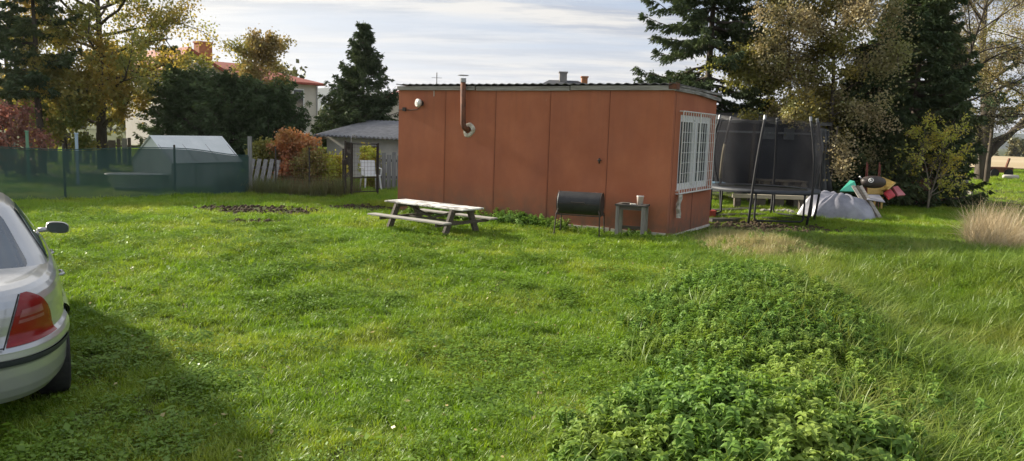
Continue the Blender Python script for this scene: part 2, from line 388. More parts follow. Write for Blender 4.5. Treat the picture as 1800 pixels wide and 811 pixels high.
# clover and broad weeds in the lawn
def rosette(n, rad, size, r, up=.02):
    V = []; F = []
    for i in range(n):
        a = r.uniform(0, 6.28); d = rad * math.sqrt(r.random()); z = up * r.uniform(.4, 1.4)
        c = np.array([math.cos(a) * d, math.sin(a) * d, z]); b = r.uniform(0, 6.28); s = size * r.uniform(.6, 1.2)
        e = np.array([math.cos(b), math.sin(b), r.uniform(-.35, .35)]); f = np.array([-math.sin(b), math.cos(b), r.uniform(-.35, .35)])
        o = len(V); V += [c - e * s, c + f * s * .55, c + e * s, c - f * s * .55]; F.append((o, o + 1, o + 2, o + 3))
    return np.array(V), np.array(F)
var = [rosette(46, .11, .013, rng, .05) for _ in range(4)] + [rosette(14, .09, .026, rng, .055)]
x, y = sample(30000, -9, 9, 3.2, 15)
dens = sstep(.46, .66, fbm(x * 1.3, y * 1.3, 61)) * .85 + .14
keep = (~inside_shed(x, y, .05)) & (rng.random(len(x)) < dens) & (soil_mask(x, y) < .3); x, y = x[keep], y[keep]
hp, ht, hs = place(x, y, rng.uniform(.7, 1.5, len(x)))
scatter('clover', var, hp, ht, hs, rng.integers(0, 5, len(x)), M_CLOVER, 'dark green clover patches growing in the lawn', 'clover')
# fallen leaves
M_FALL = leafmat('fallen_leaf', (.34, .26, .08), (.5, .42, .2), trans=.2, tint=(1, 1, .9))
x, y = sample(800, -7, 6, 3.4, 13); k = ~inside_shed(x, y, .1); x, y = x[k], y[k]
hp, ht, hs = place(x, y, rng.uniform(.6, 1.3, len(x)), .4); hp[:, 2] += .05
scatter('fallen_leaves', [rosette(1, .001, .025, rng, .01) for _ in range(3)], hp, ht, hs, rng.integers(0, 3, len(x)), M_FALL, 'pale yellow fallen leaves lying scattered on the lawn', 'leaves')

# long grass on the right
var = [blade_clump(36, .12, .14, .36, .0085, 1.3, rng) for _ in range(6)]
x, y = sample(22000, .2, 12, 3.0, 17)
keep = (rng.random(len(x)) < np.maximum(long_mask(x, y), .5 * nettle_mask(x, y)) * (.35 + .65 * fbm(x, y, 71))) & (rng.random(len(x)) > nettle_mask(x, y) * .62) & (soil_mask(x, y) < .4) & (~inside_shed(x, y, .3))
keep &= ell(x, y, 4.1, 12.7, 1.0, 1.25, 0, .2) < .4
keep &= ~((x > 4.2) & (x < 9.6) & (y > 14.6))
x, y = x[keep], y[keep]; sc = (.4 + .65 * fbm(x * .7, y * .7, 72)) * rng.uniform(.7, 1.2, len(x)) * (1 - .35 * sstep(10, 14, y))
hp, ht, hs = place(x, y, sc, .25)
scatter('long_grass', var, hp, ht, hs, rng.integers(0, 6, len(x)), M_LONG, 'long unmown grass flopping over the ground right of the nettle bank', 'grass')

# nettles
def leafV(base, dirx, size, droop, r):
    """pointed toothed folded leaf"""
    d = np.array([math.cos(dirx), math.sin(dirx), 0.]); s_ = np.array([-math.sin(dirx), math.cos(dirx), 0.])
    V = []; prof = ((0, .0), (.12, .18), (.32, .28), (.6, .21), (.82, .09), (1, 0))
    for t, w_ in prof:
        c = base + d * size * t * (1 - .15 * t) + np.array([0, 0, -(droop + .3) * size * t * t + .42 * size * t])
        V += [c + s_ * w_ * size + np.array([0, 0, .45 * w_ * size]), c + np.array([0, 0, -.03 * size]), c - s_ * w_ * size + np.array([0, 0, .45 * w_ * size])]
    F = []
    for k in range(5): F += [(3 * k, 3 * k + 1, 3 * k + 4, 3 * k + 3), (3 * k + 1, 3 * k + 2, 3 * k + 5, 3 * k + 4)]
    return V, F
def nettle(r, H=.3, size=.085):
    V = []; F = []
    def put(v, f):
        o = len(V); V.extend(v); F.extend([tuple(i + o for i in q) for q in f])
    lean = np.array([r.normal(0, .12), r.normal(0, .12), 1.])
    a0 = r.uniform(0, 6.28)
    for k in range(6):
        t = .28 + .72 * k / 5; p = lean * H * t; sz = size * (1.15 - .55 * max(0, t - .55) / .45) * r.uniform(.85, 1.1)
        for j in range(2 if k < 4 else 4):
            put(*leafV(p, a0 + k * 1.57 + j * (3.14 if k < 4 else 1.57) + r.normal(0, .25), sz, r.uniform(.05, .55), r))
    o = len(V)
    for t in (0, 1):
        p = lean * H * t
        V.extend([p + np.array([.004, 0, 0]), p + np.array([-.002, .0035, 0]), p + np.array([-.002, -.0035, 0])])
    for k in range(3): F.append((o + k, o + (k + 1) % 3, o + 3 + (k + 1) % 3, o + 3 + k))
    return np.array(V), np.array(F)
var = [nettle(rng, rng.uniform(.09, .17), rng.uniform(.048, .066)) for _ in range(8)]
x, y = sample(30000, -.2, 5.5, 3.0, 11.5)
k = rng.random(len(x)) < nettle_mask(x, y) * (.85 - .33 * (1 - sstep(5.0, 6.4, y))); x, y = x[k], y[k]
x2, y2 = sample(8000, .5, 8, 3.0, 14); k = rng.random(len(x2)) < (sstep(.50, .66, fbm(x2 * .9, y2 * .9, 81)) * long_mask(x2, y2) * sstep(4.6, 6.2, y2)); x2, y2 = x2[k], y2[k]
x3 = rng.uniform(-2.2, 2.5, 1200); y3 = SHY - (x3 - SHX) * math.tan(YAW) - rng.uniform(.03, .65, 1200)   # weeds along the shed foot
k3 = rng.random(1200) < .25 + .7 * sstep(.35, .6, noise(x3 * 1.7, y3 * .2, 83)); x3, y3 = x3[k3], y3[k3]
sc = np.concatenate([(.6 + .65 * rng.random(len(x)) ** .7) * (1.0 + .38 * (1 - sstep(5.0, 6.4, y))), rng.uniform(.6, 1, len(x2)), rng.uniform(.8, 1.7, len(x3)) * (.6 + .5 * (x3 < 1.0))])
x = np.concatenate([x, x2, x3]); y = np.concatenate([y, y2, y3])
hp, ht, hs = place(x, y, sc, .32)
scatter('nettles', var, hp, ht, hs, rng.integers(0, 8, len(x)), M_NETTLE, 'thick dark green nettles covering the low bank and the foot of the shed', 'nettles')

# dry straw grass
var = [blade_clump(26, .1, .08, .26, .006, .9, rng) for _ in range(4)]
x, y = sample(5000, 3.1, 6.2, 11.0, 15)
k = rng.random(len(x)) < ell(x, y, 4.1, 12.7, 1.0, 1.3, 0, .4) * (.3 + .7 * noise(x * 4, y * 4, 5)); x, y = x[k], y[k]
hp, ht, hs = place(x, y, rng.uniform(.35, .8, len(x)), .3)
scatter('straw', var, hp, ht, hs, rng.integers(0, 4, len(x)), M_STRAW, 'dry straw coloured grass on the low mound right of the shed', 'dry grass')
# soil clods
def clod(r):
    import itertools
    V = []; P = []
    n, m = 6, 4
    for i in range(m + 1):
        th = math.pi * i / m
        P.append([(math.sin(th) * math.cos(2 * math.pi * j / n) * r.uniform(.7, 1.1), math.sin(th) * math.sin(2 * math.pi * j / n) * r.uniform(.7, 1.1), math.cos(th) * .6) for j in range(n)])
    mbx = MB(); mbx.grid(P, True); return np.array(mbx.v) * .05, np.array(mbx.f)
x, y = sample(16000, -8, 8, 11, 19); k = (rng.random(len(x)) < soil_mask(x, y) * .8) & ~inside_shed(x, y, .05); x, y = x[k], y[k]
hp, ht, hs = place(x, y, rng.uniform(.4, 1.5, len(x)), .5)
scatter('soil_clods', [clod(rng) for _ in range(4)], hp, ht, hs, rng.integers(0, 4, len(x)), M_SOIL, 'dark brown clods of dug earth in bare patches of the lawn', 'soil')

# ---------------------------------------------------------------- the red shed
M_RED = mat('red_render', (.39, .128, .064), (.45, .158, .082), scale=1.4, rough=.85, bump=.12, bscale=60, spec=.25)
t_ = M_RED.node_tree; b_ = t_.nodes['Principled BSDF']; src = b_.inputs['Base Color'].links[0].from_socket; n_n = t_.nodes.new; l_l = t_.links.new
tc_ = n_n('ShaderNodeTexCoord')
def wallmix(src, scl_, col_, lo_, hi_, zlo=None, zhi=None, amt=1.0, det=6):
    mp_ = n_n('ShaderNodeMapping'); mp_.inputs['Scale'].default_value = scl_; l_l(tc_.outputs['Object'], mp_.inputs[0])
    nn_ = n_n('ShaderNodeTexNoise'); nn_.inputs['Scale'].default_value = 1; nn_.inputs['Detail'].default_value = det; nn_.inputs['Roughness'].default_value = .65; l_l(mp_.outputs[0], nn_.inputs[0])
    r_ = n_n('ShaderNodeMapRange'); r_.inputs[1].default_value = lo_; r_.inputs[2].default_value = hi_; r_.inputs[4].default_value = amt; l_l(nn_.outputs[0], r_.inputs[0]); f_ = r_.outputs[0]
    if zlo is not None:
        sz_ = n_n('ShaderNodeSeparateXYZ'); l_l(tc_.outputs['Object'], sz_.inputs[0]); zr = n_n('ShaderNodeMapRange'); zr.inputs[1].default_value = zlo; zr.inputs[2].default_value = zhi; l_l(sz_.outputs[2], zr.inputs[0])
        m_ = n_n('ShaderNodeMath'); m_.operation = 'MULTIPLY'; l_l(f_, m_.inputs[0]); l_l(zr.outputs[0], m_.inputs[1]); f_ = m_.outputs[0]
    x_ = n_n('ShaderNodeMix'); x_.data_type = 'RGBA'; l_l(f_, x_.inputs[0]); l_l(src, x_.inputs[6]); x_.inputs[7].default_value = (*col_, 1); return x_.outputs[2]
src = wallmix(src, (.9, .9, .5), (.29, .10, .062), .42, .68, amt=.6)                 # blotches of older paint
src = wallmix(src, (9, 9, .5), (.25, .10, .065), .5, .75, .9, 2.7, amt=.55)            # rain streaks from the roof edge
src = wallmix(src, (5, 5, 4), (.16, .11, .08), .28, .58, .8, .05, amt=.9)            # soil splash near the foot
src = wallmix(src, (26, 26, 14), (.50, .30, .22), .70, .76, amt=.7, det=3)             # small chips
l_l(src, b_.inputs['Base Color'])
M_REDD = mat('red_seam', (.12, .035, .018), (.2, .06, .03), scale=8, rough=.9, stretch=(1, 1, .3))
M_PLINTH = mat('concrete', (.10, .085, .07), (.17, .15, .125), scale=5, rough=.95, bump=.4)
M_WHITEW = mat('flaking_white', (.5, .45, .38), (.72, .69, .63), scale=12, rough=.8)
M_FASC = woodmat('weathered_wood', (.2, .18, .155), (.36, .335, .3), axis='x')
M_ROOF = mat('roof_sheet', (.07, .07, .07), (.14, .135, .13), scale=3, rough=.8, bump=.4, bscale=20)
M_RUST = mat('rusty_pipe', (.09, .035, .02), (.2, .075, .035), scale=9, rough=.8, bump=.3)
M_STEEL = mat('dull_steel', (.3, .3, .3), (.45, .45, .44), scale=20, rough=.4, metal=.8)
M_WHITE = mat('white_plastic', (.74, .75, .76), (.8, .8, .8), scale=6, rough=.4)
M_BARS = mat('white_painted_bars', (.66, .66, .62), (.78, .77, .74), scale=20, rough=.5)
M_GLASS = mat('window_glass', (.03, .04, .05), (.05, .06, .075), scale=2, rough=.08, spec=.9)
M_BLACK = mat('black_paint', (.018, .018, .02), (.035, .034, .034), scale=8, rough=.55)
M_DARKM = mat('dark_steel', (.03, .025, .022), (.07, .05, .04), scale=10, rough=.7)
FL = Vector((SHX, SHY, 0)) + Vector((-math.cos(YAW), math.sin(YAW), 0)) * SHL
shed = thing('shed', 'flat roofed brick red shed standing in the middle of the yard', 'shed', FL, -YAW)
W_, D_ = SHL, SHW
# walls with the window hole on the right end
wy0, wy1, wz0, wz1 = .40, 2.3, .86, 2.24
mb = MB(); th = .09
mb.box((0, 0, SHZ0), (W_, th, SHZ1)); mb.box((0, D_ - th, SHZ0), (W_, D_, SHZ1)); mb.box((0, th, SHZ0), (th, D_ - th, SHZ1))
mb.box((W_ - th, th, SHZ0), (W_, wy0, SHZ1)); mb.box((W_ - th, wy1, SHZ0), (W_, D_ - th, SHZ1))
mb.box((W_ - th, wy0, SHZ0), (W_, wy1, wz0)); mb.box((W_ - th, wy0, wz1), (W_, wy1, SHZ1))
obj('wall', mb, M_RED, shed)
mb = MB()
for x in (W_ * .2, W_ * .4, W_ * .6, W_ * .8):
    dxx = .012 if x < 4 else 0
    mb.box((x - .009, -.004, SHZ0), (x + .009, .0, SHZ1 - .02))
    mb.box((x - .03, -.007, SHZ0), (x - .009, -.001, SHZ1 - .02))
    for z_ in np.arange(.25, 2.6, .38): mb.tube([(x - .045, 0, z_), (x - .045, -.006, z_)], .007, 6)
mb2 = MB(); mb2.box((W_, 1.33, SHZ0), (W_ + .005, 1.35, wz0 - .02)); mb2.box((W_, .1, .1), (W_ + .004, .105, SHZ1 - .1))
s1 = obj('panel_seam', mb, M_RED, shed)
mb = MB()
for x in (W_ * .2, W_ * .4, W_ * .6, W_ * .8): mb.box((x + .009, -.002, SHZ0), (x + .021, .001, SHZ1 - .05))
mb.v += []; obj('panel_seam', mb, M_REDD, shed); obj('panel_seam', mb2, M_REDD, shed)
mb = MB(); mb.box((-.02, .05, -.25), (W_ - .03, D_ - .05, SHZ0 - .03)); obj('plinth', mb, M_PLINTH, shed)
mb = MB()
random.seed(4)
x = 1.4
while x < W_ - .1:
    l_ = random.uniform(.15, .5); mb.box((x, -.02 - random.uniform(0, .012), SHZ0 - .02), (min(x + l_, W_), .03, SHZ0 + .035 + random.uniform(0, .025))); x += l_ + random.uniform(.0, .05)
mb.box((W_ - .04, 0, SHZ0 - .035), (W_ + .02, D_, SHZ0 + .01)); obj('sill_strip', mb, M_WHITEW, shed)
# roof: corrugated sheet, slightly uneven front edge
mb = MB(); P = []
ys = (-.07, D_ * .33, D_ * .66, D_ + .15)
xs = np.linspace(-.03, W_ + .05, 260)
def rz(x, y): return SHZ1 + .075 + .013 * math.cos(x * 2 * math.pi / .177) - .03 * (y / D_) + .012 * float(noise(x * .8, y, 3))
top = [[(x, y, rz(x, y)) for x in xs] for y in ys]; mb.grid(top)
bot = [[(x, y, rz(x, y) - .012) for x in xs] for y in ys]; mb.grid(bot[::-1])
mb.grid([bot[0], top[0]]); mb.grid([top[-1], bot[-1]])
roof = obj('roof', mb, M_ROOF, shed)
mb = MB()
for a, b, dz in ((-.02, 2.0, 0), (2.03, 4.15, -.006), (4.17, W_ + .01, .004)):
    mb.box((a, -.045, SHZ1 - .045 + dz), (b, -.002, SHZ1 + .04 + dz))
obj('fascia_board', mb, M_FASC, shed, bevel=.004)
mb = MB(); mb.box((W_ + .002, -.03, SHZ1 - .05), (W_ + .04, 1.2, SHZ1 + .02)); mb.beam((W_ + .03, 1.0, SHZ1 - .01), (W_ + .05, D_ + .08, SHZ1 - .075), .03, .07)
mb.beam((W_ + .02, .1, SHZ1 + .045), (W_ + .04, D_ + .1, SHZ1 + .02), .05, .03)
obj('fascia_board', mb, woodmat('rotten_board', (.09, .08, .07), (.4, .38, .35), axis='y'), shed)
mb = MB(); mb.box((W_ - .1, -.05, SHZ1 - .02), (W_ + .05, .1, SHZ1 + .09)); obj('roof_corner', mb, M_RUST, shed)
# window
win = bpy.data.objects.new('window', None); COL.objects.link(win); win.parent = shed
mb = MB(); f = .07; X0, X1 = W_ - .075, W_ - .02
mb.box((X0, wy0, wz0), (X1, wy1, wz0 + f)); mb.box((X0, wy0, wz1 - f), (X1, wy1, wz1))
mb.box((X0, wy0, wz0 + f), (X1, wy0 + f, wz1 - f)); mb.box((X0, wy1 - f, wz0 + f), (X1, wy1, wz1 - f))
ym = (wy0 + wy1) / 2
mb.box((X0, ym - .09, wz0 + f), (X1 + .015, ym + .09, wz1 - f))
for a, b in ((wy0 + f, ym - .09), (ym + .09, wy1 - f)):
    for q in ((a, wz0 + f, a + .045, wz1 - f), (b - .045, wz0 + f, b, wz1 - f), (a + .045, wz0 + f, b - .045, wz0 + f + .05), (a + .045, wz1 - f - .05, b - .045, wz1 - f)):
        mb.box((X0, q[0], q[1]), (X1 - .008, q[2], q[3]))
obj('window_frame', mb, M_WHITE, win, bevel=.004)
mb = MB(); mb.box((W_ - .06, wy0 + f + .02, wz0 + f + .02), (W_ - .055, wy1 - f - .02, wz1 - f - .02)); obj('pane', mb, M_GLASS, win)
mb = MB(); mb.box((W_ - .12, wy0 + .6, wz0 + .08), (W_ - .11, wy0 + .88, wz1 - .05)); mb.box((W_ - .12, wy1 - .5, wz0 + .08), (W_ - .11, wy1 - .2, wz1 - .05)); 
obj('curtain', mb, mat('net_curtain', (.6, .62, .65), (.75, .76, .78), scale=9, stretch=(1, 6, .3)), win)
mb = MB(); xo = W_ + .075
gy0, gy1, gz0, gz1 = wy0 - .07, wy1 + .02, wz0 - .05, wz1 + .06
for a, b in ((gy0, ym - .02), (ym + .02, gy1)):
    for z in (gz0, gz1): mb.tube([(xo, a, z), (xo, b, z)], .011, 6)
    for y in (a, b): mb.tube([(xo, y, gz0), (xo, y, gz1)], .011, 6)
    for k in range(1, 7): y = a + (b - a) * k / 7; mb.tube([(xo, y, gz0), (xo, y, gz1)], .0075, 5)
    for k in range(1, 8): z = gz0 + (gz1 - gz0) * k / 8; mb.tube([(xo + .004, a, z), (xo + .004, b, z)], .004, 5)
for y in (gy0, gy1):
    for z in (gz0 + .05, gz1): mb.tube([(W_, y, z), (xo, y, z)], .009, 6)
for y in np.linspace(gy0, gy1, 12): mb.tube([(W_, y, gz1), (xo, y, gz1)], .005, 5); mb.tube([(W_, y, gz0), (xo, y, gz0)], .005, 5)
obj('window_grille', mb, M_BARS, shed)
mb = MB(); mb.box((W_, wy0 - .02, wz0 - .07), (W_ + .05, wy1 + .02, wz0 - .05)); obj('window_sill', mb, M_WHITE, shed)
# flue
mb = MB(); mb.tube([(1.84, .02, 1.86), (1.84, -.09, 1.86), (1.82, -.125, 1.89), (1.80, -.135, 1.95), (1.765, -.12, 2.80)], .055, 14); obj('flue_pipe', mb, M_RUST, shed, True)
mb = MB(); mb.tube([(1.765, -.12, 2.80), (1.764, -.12, 2.88)], .062, 14); mb.lathe([(.0, .10), (.11, .1), (.11, .112), (0, .125)], (1.764, -.12, 2.83), 18); obj('flue_cap', mb, M_STEEL, shed)
mb = MB(); P = []
for r_, yy in ((.066, -.02), (.075, -.035), (.13, -.03), (.15, -.005)):
    P.append([(1.85 + r_ * (1 + .12 * math.sin(3 * a + 1)) * math.cos(a), yy, 1.84 + r_ * (1 + .1 * math.sin(2 * a)) * math.sin(a)) for a in np.linspace(0, 2 * math.pi, 28, endpoint=False)])
mb.grid(P, True); obj('flue_collar', mb, mat('crumpled_foil_foam', (.35, .28, .2), (.72, .68, .6), scale=18, rough=.7, bump=.6), shed)
mb = MB(); mb.tube([(.95, -.008, 2.66), (.95, -.01, 2.52)], .008, 6); obj('hook', mb, M_WHITEW, shed)
mb = MB(); mb.tube([(.62, -.1, 2.37), (.62, 0, 2.37)], [.055, .06], 16); lamp = obj('wall_lamp', mb, M_DARKM, shed, True)
mb = MB(); mb.tube([(.61, -.145, 2.375), (.615, -.14, 2.375), (.62, -.10, 2.37)], [.055, .085, .09], 18); obj('lamp_glass', mb, mat('frosted_glass', (.62, .6, .55), (.75, .74, .7), scale=5, rough=.3), lamp, True)
mb = MB(); mb.tube([(.6, -.012, 2.30), (.5, -.012, 2.235), (.3, -.012, 2.225), (.16, -.012, 2.235), (.0, -.012, 2.22)], .008, 6); mb.box((.13, -.04, 2.2), (.21, 0, 2.28)); obj('cable', mb, M_DARKM, shed)
mb = MB(); mb.tube([(4.84, 0, 1.36), (4.84, -.05, 1.36)], [.015, .012], 10); mb.tube([(4.84, -.05, 1.36), (4.84, -.075, 1.36), (4.84, -.085, 1.36)], [.022, .03, .015], 12); mb.box((4.80, -.006, 1.30), (4.83, .0, 1.40)); obj('door_knob', mb, M_DARKM, shed, True)
mb = MB()
for dz, ww in ((0, .1), (-.1, .09), (-.22, .12), (-.34, .07), (-.42, .02)): pass
P = [[(W_ + .09 + .02 * math.sin(a * 2 + k), .33 + w2 * math.cos(a) + .02 * math.sin(k * 2.1), .80 - .085 * k) for a in np.linspace(0, 2 * math.pi, 9, endpoint=False)] for k, w2 in enumerate((.05, .07, .055, .08, .05, .03))]
P = [[(x + .03 * math.sin(a * 7), y, z) for a, (x, y, z) in enumerate(r)] for r in P]
mb.grid(P, True); rag = obj('rag', mb, mat('grey_rag', (.25, .25, .2), (.62, .58, .52), scale=14, rough=.95)); rag.matrix_world = Matrix.Translation(FL) @ Matrix.Rotation(-YAW, 4, 'Z')
tag(rag, 'crumpled grey and white rag hanging below the barred window', 'rag')

# ---------------------------------------------------------------- car
def sgnpow(v, p): return math.copysign(abs(v) ** p, v)
M_CAR = mat('silver_paint', (.45, .455, .47), (.47, .475, .49), scale=3, rough=.32, metal=.55, coat=.8)
M_CGLASS = mat('car_glass', (.04, .055, .07), (.07, .095, .12), scale=1.5, rough=.05, spec=1.0, coat=1)  # bluish base colour stands in for reflections in the glass
M_RUB = mat('rubber', (.015, .015, .015), (.03, .03, .028), scale=20, rough=.85)
M_TRIM = mat('bumper_strip', (.03, .035, .042), (.045, .05, .06), scale=10, rough=.5)
M_TAIL = mat('tail_lens', (.20, .005, .006), (.24, .007, .009), scale=7, rough=.2, coat=.25, spec=.3)
M_TAILC = mat('tail_lens_pale', (.30, .10, .10), (.24, .06, .06), scale=9, rough=.2, coat=.25, spec=.3)
CARH = math.radians(34.5)
car = thing('parked_car', 'silver saloon car seen from behind at the left edge of the lawn', 'car', (*CARP, float(terrain(*CARP)) + .0), CARH)
HW, HLn = .875, 2.38                       # half width, half length; local +Y forward, centre origin
def ring(hw, y0, y1, z, n=700, p=4.2, zf=None):
    out = []
    cy, hl = (y0 + y1) / 2, (y1 - y0) / 2
    for k in range(n):
        a = 2 * math.pi * k / n
        c, s = math.cos(a), math.sin(a)
        x = sgnpow(c, 2 / p) * hw; y = cy + sgnpow(s, 2 / p) * hl
        # flatter long sides: width bulges gently to the middle
        x *= 1 - .05 * (abs((y - cy) / hl) ** 3)
        out.append((x, y, z if zf is None else zf(y, z)))
    return out
def reparam(r, n=800):
    P = np.array(r + [r[0]]); d = np.r_[0, np.cumsum(np.linalg.norm(np.diff(P[:, :2], axis=0), axis=1))]
    t = np.linspace(0, d[-1], n, endpoint=False); return [tuple(np.interp(q, d, P[:, k]) for k in range(3)) for q in t]
def zf_body(y, z):
    if z < .55: return z
    k = (z - .55) / .45
    f = np.interp(y, [-2.4, -2.2, -1.5, 0, .9, 1.6, 2.1, 2.4], [.97, .99, 1.0, 1.0, .97, .88, .75, .62])
    return .55 + .45 * k * f
prof = []     # (inset, z)
for z, i in ((.25, .10), (.27, .05), (.31, .02), (.36, .005), (.44, 0.0), (.50, .0), (.53, -.012), (.56, -.018), (.60, -.014), (.63, .0), (.655, .022), (.70, .03), (.76, .032), (.82, .037), (.87, .045), (.91, .06), (.94, .08), (.965, .11), (.985, .16), (.995, .24), (1.0, .36), (1.005, .5), (1.01, .66), (1.012, .86)):
    prof.append((i, z))
fine = []
for k in range(len(prof) - 1):
    for t in np.linspace(0, 1, 8, endpoint=False): fine.append((prof[k][0] * (1 - t) + prof[k + 1][0] * t, prof[k][1] * (1 - t) + prof[k + 1][1] * t))
fine.append(prof[-1])
rings = [reparam(ring(max(HW - i, .01), -HLn + i * (1.25 if z > .6 else 1), HLn - i, z, zf=zf_body)) for i, z in fine]
G = rings; n_ = 800
WH = [(-1.33), (1.42)]; WR = .315; WZ = .315
def part_of(c):
    x, y, z = c
    if abs(x) > HW * .55:
        for wy in WH:
            if (y - wy) ** 2 + (z - WZ) ** 2 < (WR + .035) ** 2: return None
    if False:
        zt = .96 - .02 * max(0, (abs(x) - .66)) * 3
        inner = .50 + (z - .64) * .22
        if y < -1.95 + (.04) and .655 < z < .93 and abs(x) > inner and y < -2.02 + .0 * z: 
            q = (z - .655) / .275
            if (abs(x) > .70 and y > -2.30 + .22 * (1 - q ** 2.2)): return 'body'
            return 'tailpale' if .40 < q < .46 or .54 < q < .72 else 'tail'
    if .515 < z < .556 and (y < -1.72 or y > 1.9): return 'strip'
    if .40 < z < .46 and -1 < y < 1.05: return 'strip'
    return 'body'
bins = {}
for i in range(len(G) - 1):
    for j in range(n_):
        q = [G[i][j], G[i][(j + 1) % n_], G[i + 1][(j + 1) % n_], G[i + 1][j]]
        c = [(q[0][k] + q[2][k]) / 2 for k in range(3)]; p = part_of(c)
        if p: bins.setdefault(p, []).append((i, j))
def submesh(name, G, cells, m, parent, off=0.0, ctr=(0, 0, .6)):
    idx = {}; V = []; F = []; n = len(G[0])
    for i, j in cells:
        f = []
        for a, b in ((i, j), (i, (j + 1) % n), (i + 1, (j + 1) % n), (i + 1, j)):
            if (a, b) not in idx:
                p = Vector(G[a][b])
                if off:
                    d = Vector((p.x, p.y, 0)); d = Vector((p.x / HW ** 2, p.y / HLn ** 2, 0)).normalized(); p = p + d * off
                idx[(a, b)] = len(V); V.append(tuple(p))
            f.append(idx[(a, b)])
        F.append(f)
    me = bpy.data.meshes.new(name); me.from_pydata(V, [], F); me.update(); me.validate()
    return link(name, me, m, parent, True)
body = submesh('body', G, bins['body'], M_CAR, car)
mbu = MB(); mbu.box((-.55, -1.9, .24), (.55, 1.9, .34)); obj('underbody', mbu, M_RUB, car)
def side(cells, G, sgn): return [c for c in cells if sgn * G[c[0]][c[1]][0] > 0]
submesh('trim_strip', G, bins['strip'], M_TRIM, car, .012)
# cabin
gp_ = []
for z, i in ((.90, 0.), (.97, .01), (1.03, .035), (1.10, .075), (1.17, .115), (1.24, .155), (1.31, .198), (1.36, .235), (1.395, .275), (1.42, .34), (1.435, .43), (1.445, .6), (1.448, .76)):
    gp_.append((z, i))
fg = []
for k in range(len(gp_) - 1):
    for t in np.linspace(0, 1, 9, endpoint=False): fg.append((gp_[k][0] * (1 - t) + gp_[k + 1][0] * t, gp_[k][1] * (1 - t) + gp_[k + 1][1] * t))
fg.append(gp_[-1])
CG = []
for z, i in fg:
    k = min(1, (z - .9) / .5)
    y0 = -1.75 + .80 * k ** .9 + max(0, i - .27) * 1.4; y1 = 1.28 - 1.0 * k - max(0, i - .27) * 1.2
    CG.append(reparam(ring(max(.78 - i, .01), y0, y1, z, p=5.5)))
cb = {}
for i in range(len(CG) - 1):
    for j in range(n_):
        q = [CG[i][j], CG[i][(j + 1) % n_], CG[i + 1][(j + 1) % n_], CG[i + 1][j]]; x, y, z = [(q[0][k] + q[2][k]) / 2 for k in range(3)]
        k = min(1, (z - .9) / .5); hw = .78 - np.interp(z, [a for a, b in gp_], [b for a, b in gp_])
        yr = -1.75 + .80 * k ** .9; yf = 1.28 - 1.0 * k; p = 'cabin'
        if False:
            if y < yr + .10 and abs(x) < hw * .80: p = 'rear_glass'
            elif y > yf - .12 and abs(x) < hw * .88: p = 'windscreen'
            elif abs(x) > hw * .9 and yr + .52 - .28 * k < y < yf - .22:
                p = 'side_glass' if not (-.03 < y - (-.05) < .05) else 'pillar'
        cb.setdefault(p, []).append((i, j))
submesh('cabin', CG, cb['cabin'], M_CAR, car)
def cab_ring(z, n=1400):
    i = np.interp(z, [a for a, b in gp_], [b for a, b in gp_]); k = min(1, (z - .9) / .5)
    return ring(max(.78 - i, .01), -1.75 + .80 * k ** .9 + max(0, i - .27) * 1.4, 1.28 - 1.0 * k - max(0, i - .27) * 1.2, z, n=n, p=5.5)
def body_ring(z, n=1400):
    i = np.interp(z, [b for a, b in fine], [a for a, b in fine]); return ring(HW - i, -HLn + i * (1.25 if z > .6 else 1), HLn - i, z, n=n, zf=zf_body)
def patch(name, rf_, zs, sel, m, parent, off=.006, m_=40):
    P = []
    for z in zs:
        r_ = np.array(rf_(z)); k = [q for q in range(len(r_)) if sel(r_[q], z)]
        gaps = [q for q in range(1, len(k)) if k[q] - k[q - 1] > 1]
        if gaps: k = k[gaps[0]:] + k[:gaps[0]]
        pts = r_[k]; d = np.r_[0, np.cumsum(np.linalg.norm(np.diff(pts[:, :2], axis=0), axis=1))]; t = np.linspace(0, d[-1], m_)
        q = np.stack([np.interp(t, d, pts[:, c]) for c in range(3)], 1); tg = np.gradient(q[:, :2], axis=0); tg /= np.linalg.norm(tg, axis=1, keepdims=True) + 1e-9
        q[:, 0] += tg[:, 1] * off; q[:, 1] -= tg[:, 0] * off; P.append([tuple(v) for v in q])
    mb = MB(); mb.grid(P); return obj(name, mb, m, parent, True)
def rnd(z, z0, z1, r=.05):
    e = min(z - z0, z1 - z); return r - math.sqrt(max(0, r * r - (r - e) ** 2)) if e < r else 0
zs = np.linspace(.985, 1.335, 16)
def yrf(z): k = (z - .9) / .5; return -1.75 + .80 * k ** .9, 1.28 - 1.0 * k
hwc = lambda z: .78 - np.interp(z, [a for a, b in gp_], [b for a, b in gp_])
patch('rear_glass', cab_ring, zs, lambda p, z: p[1] < yrf(z)[0] + .3 and abs(p[0]) < hwc(z) * .80 - rnd(z, .98, 1.34), M_CGLASS, car)
patch('windscreen', cab_ring, zs, lambda p, z: p[1] > yrf(z)[1] - .3 and abs(p[0]) < hwc(z) * .88, M_CGLASS, car)
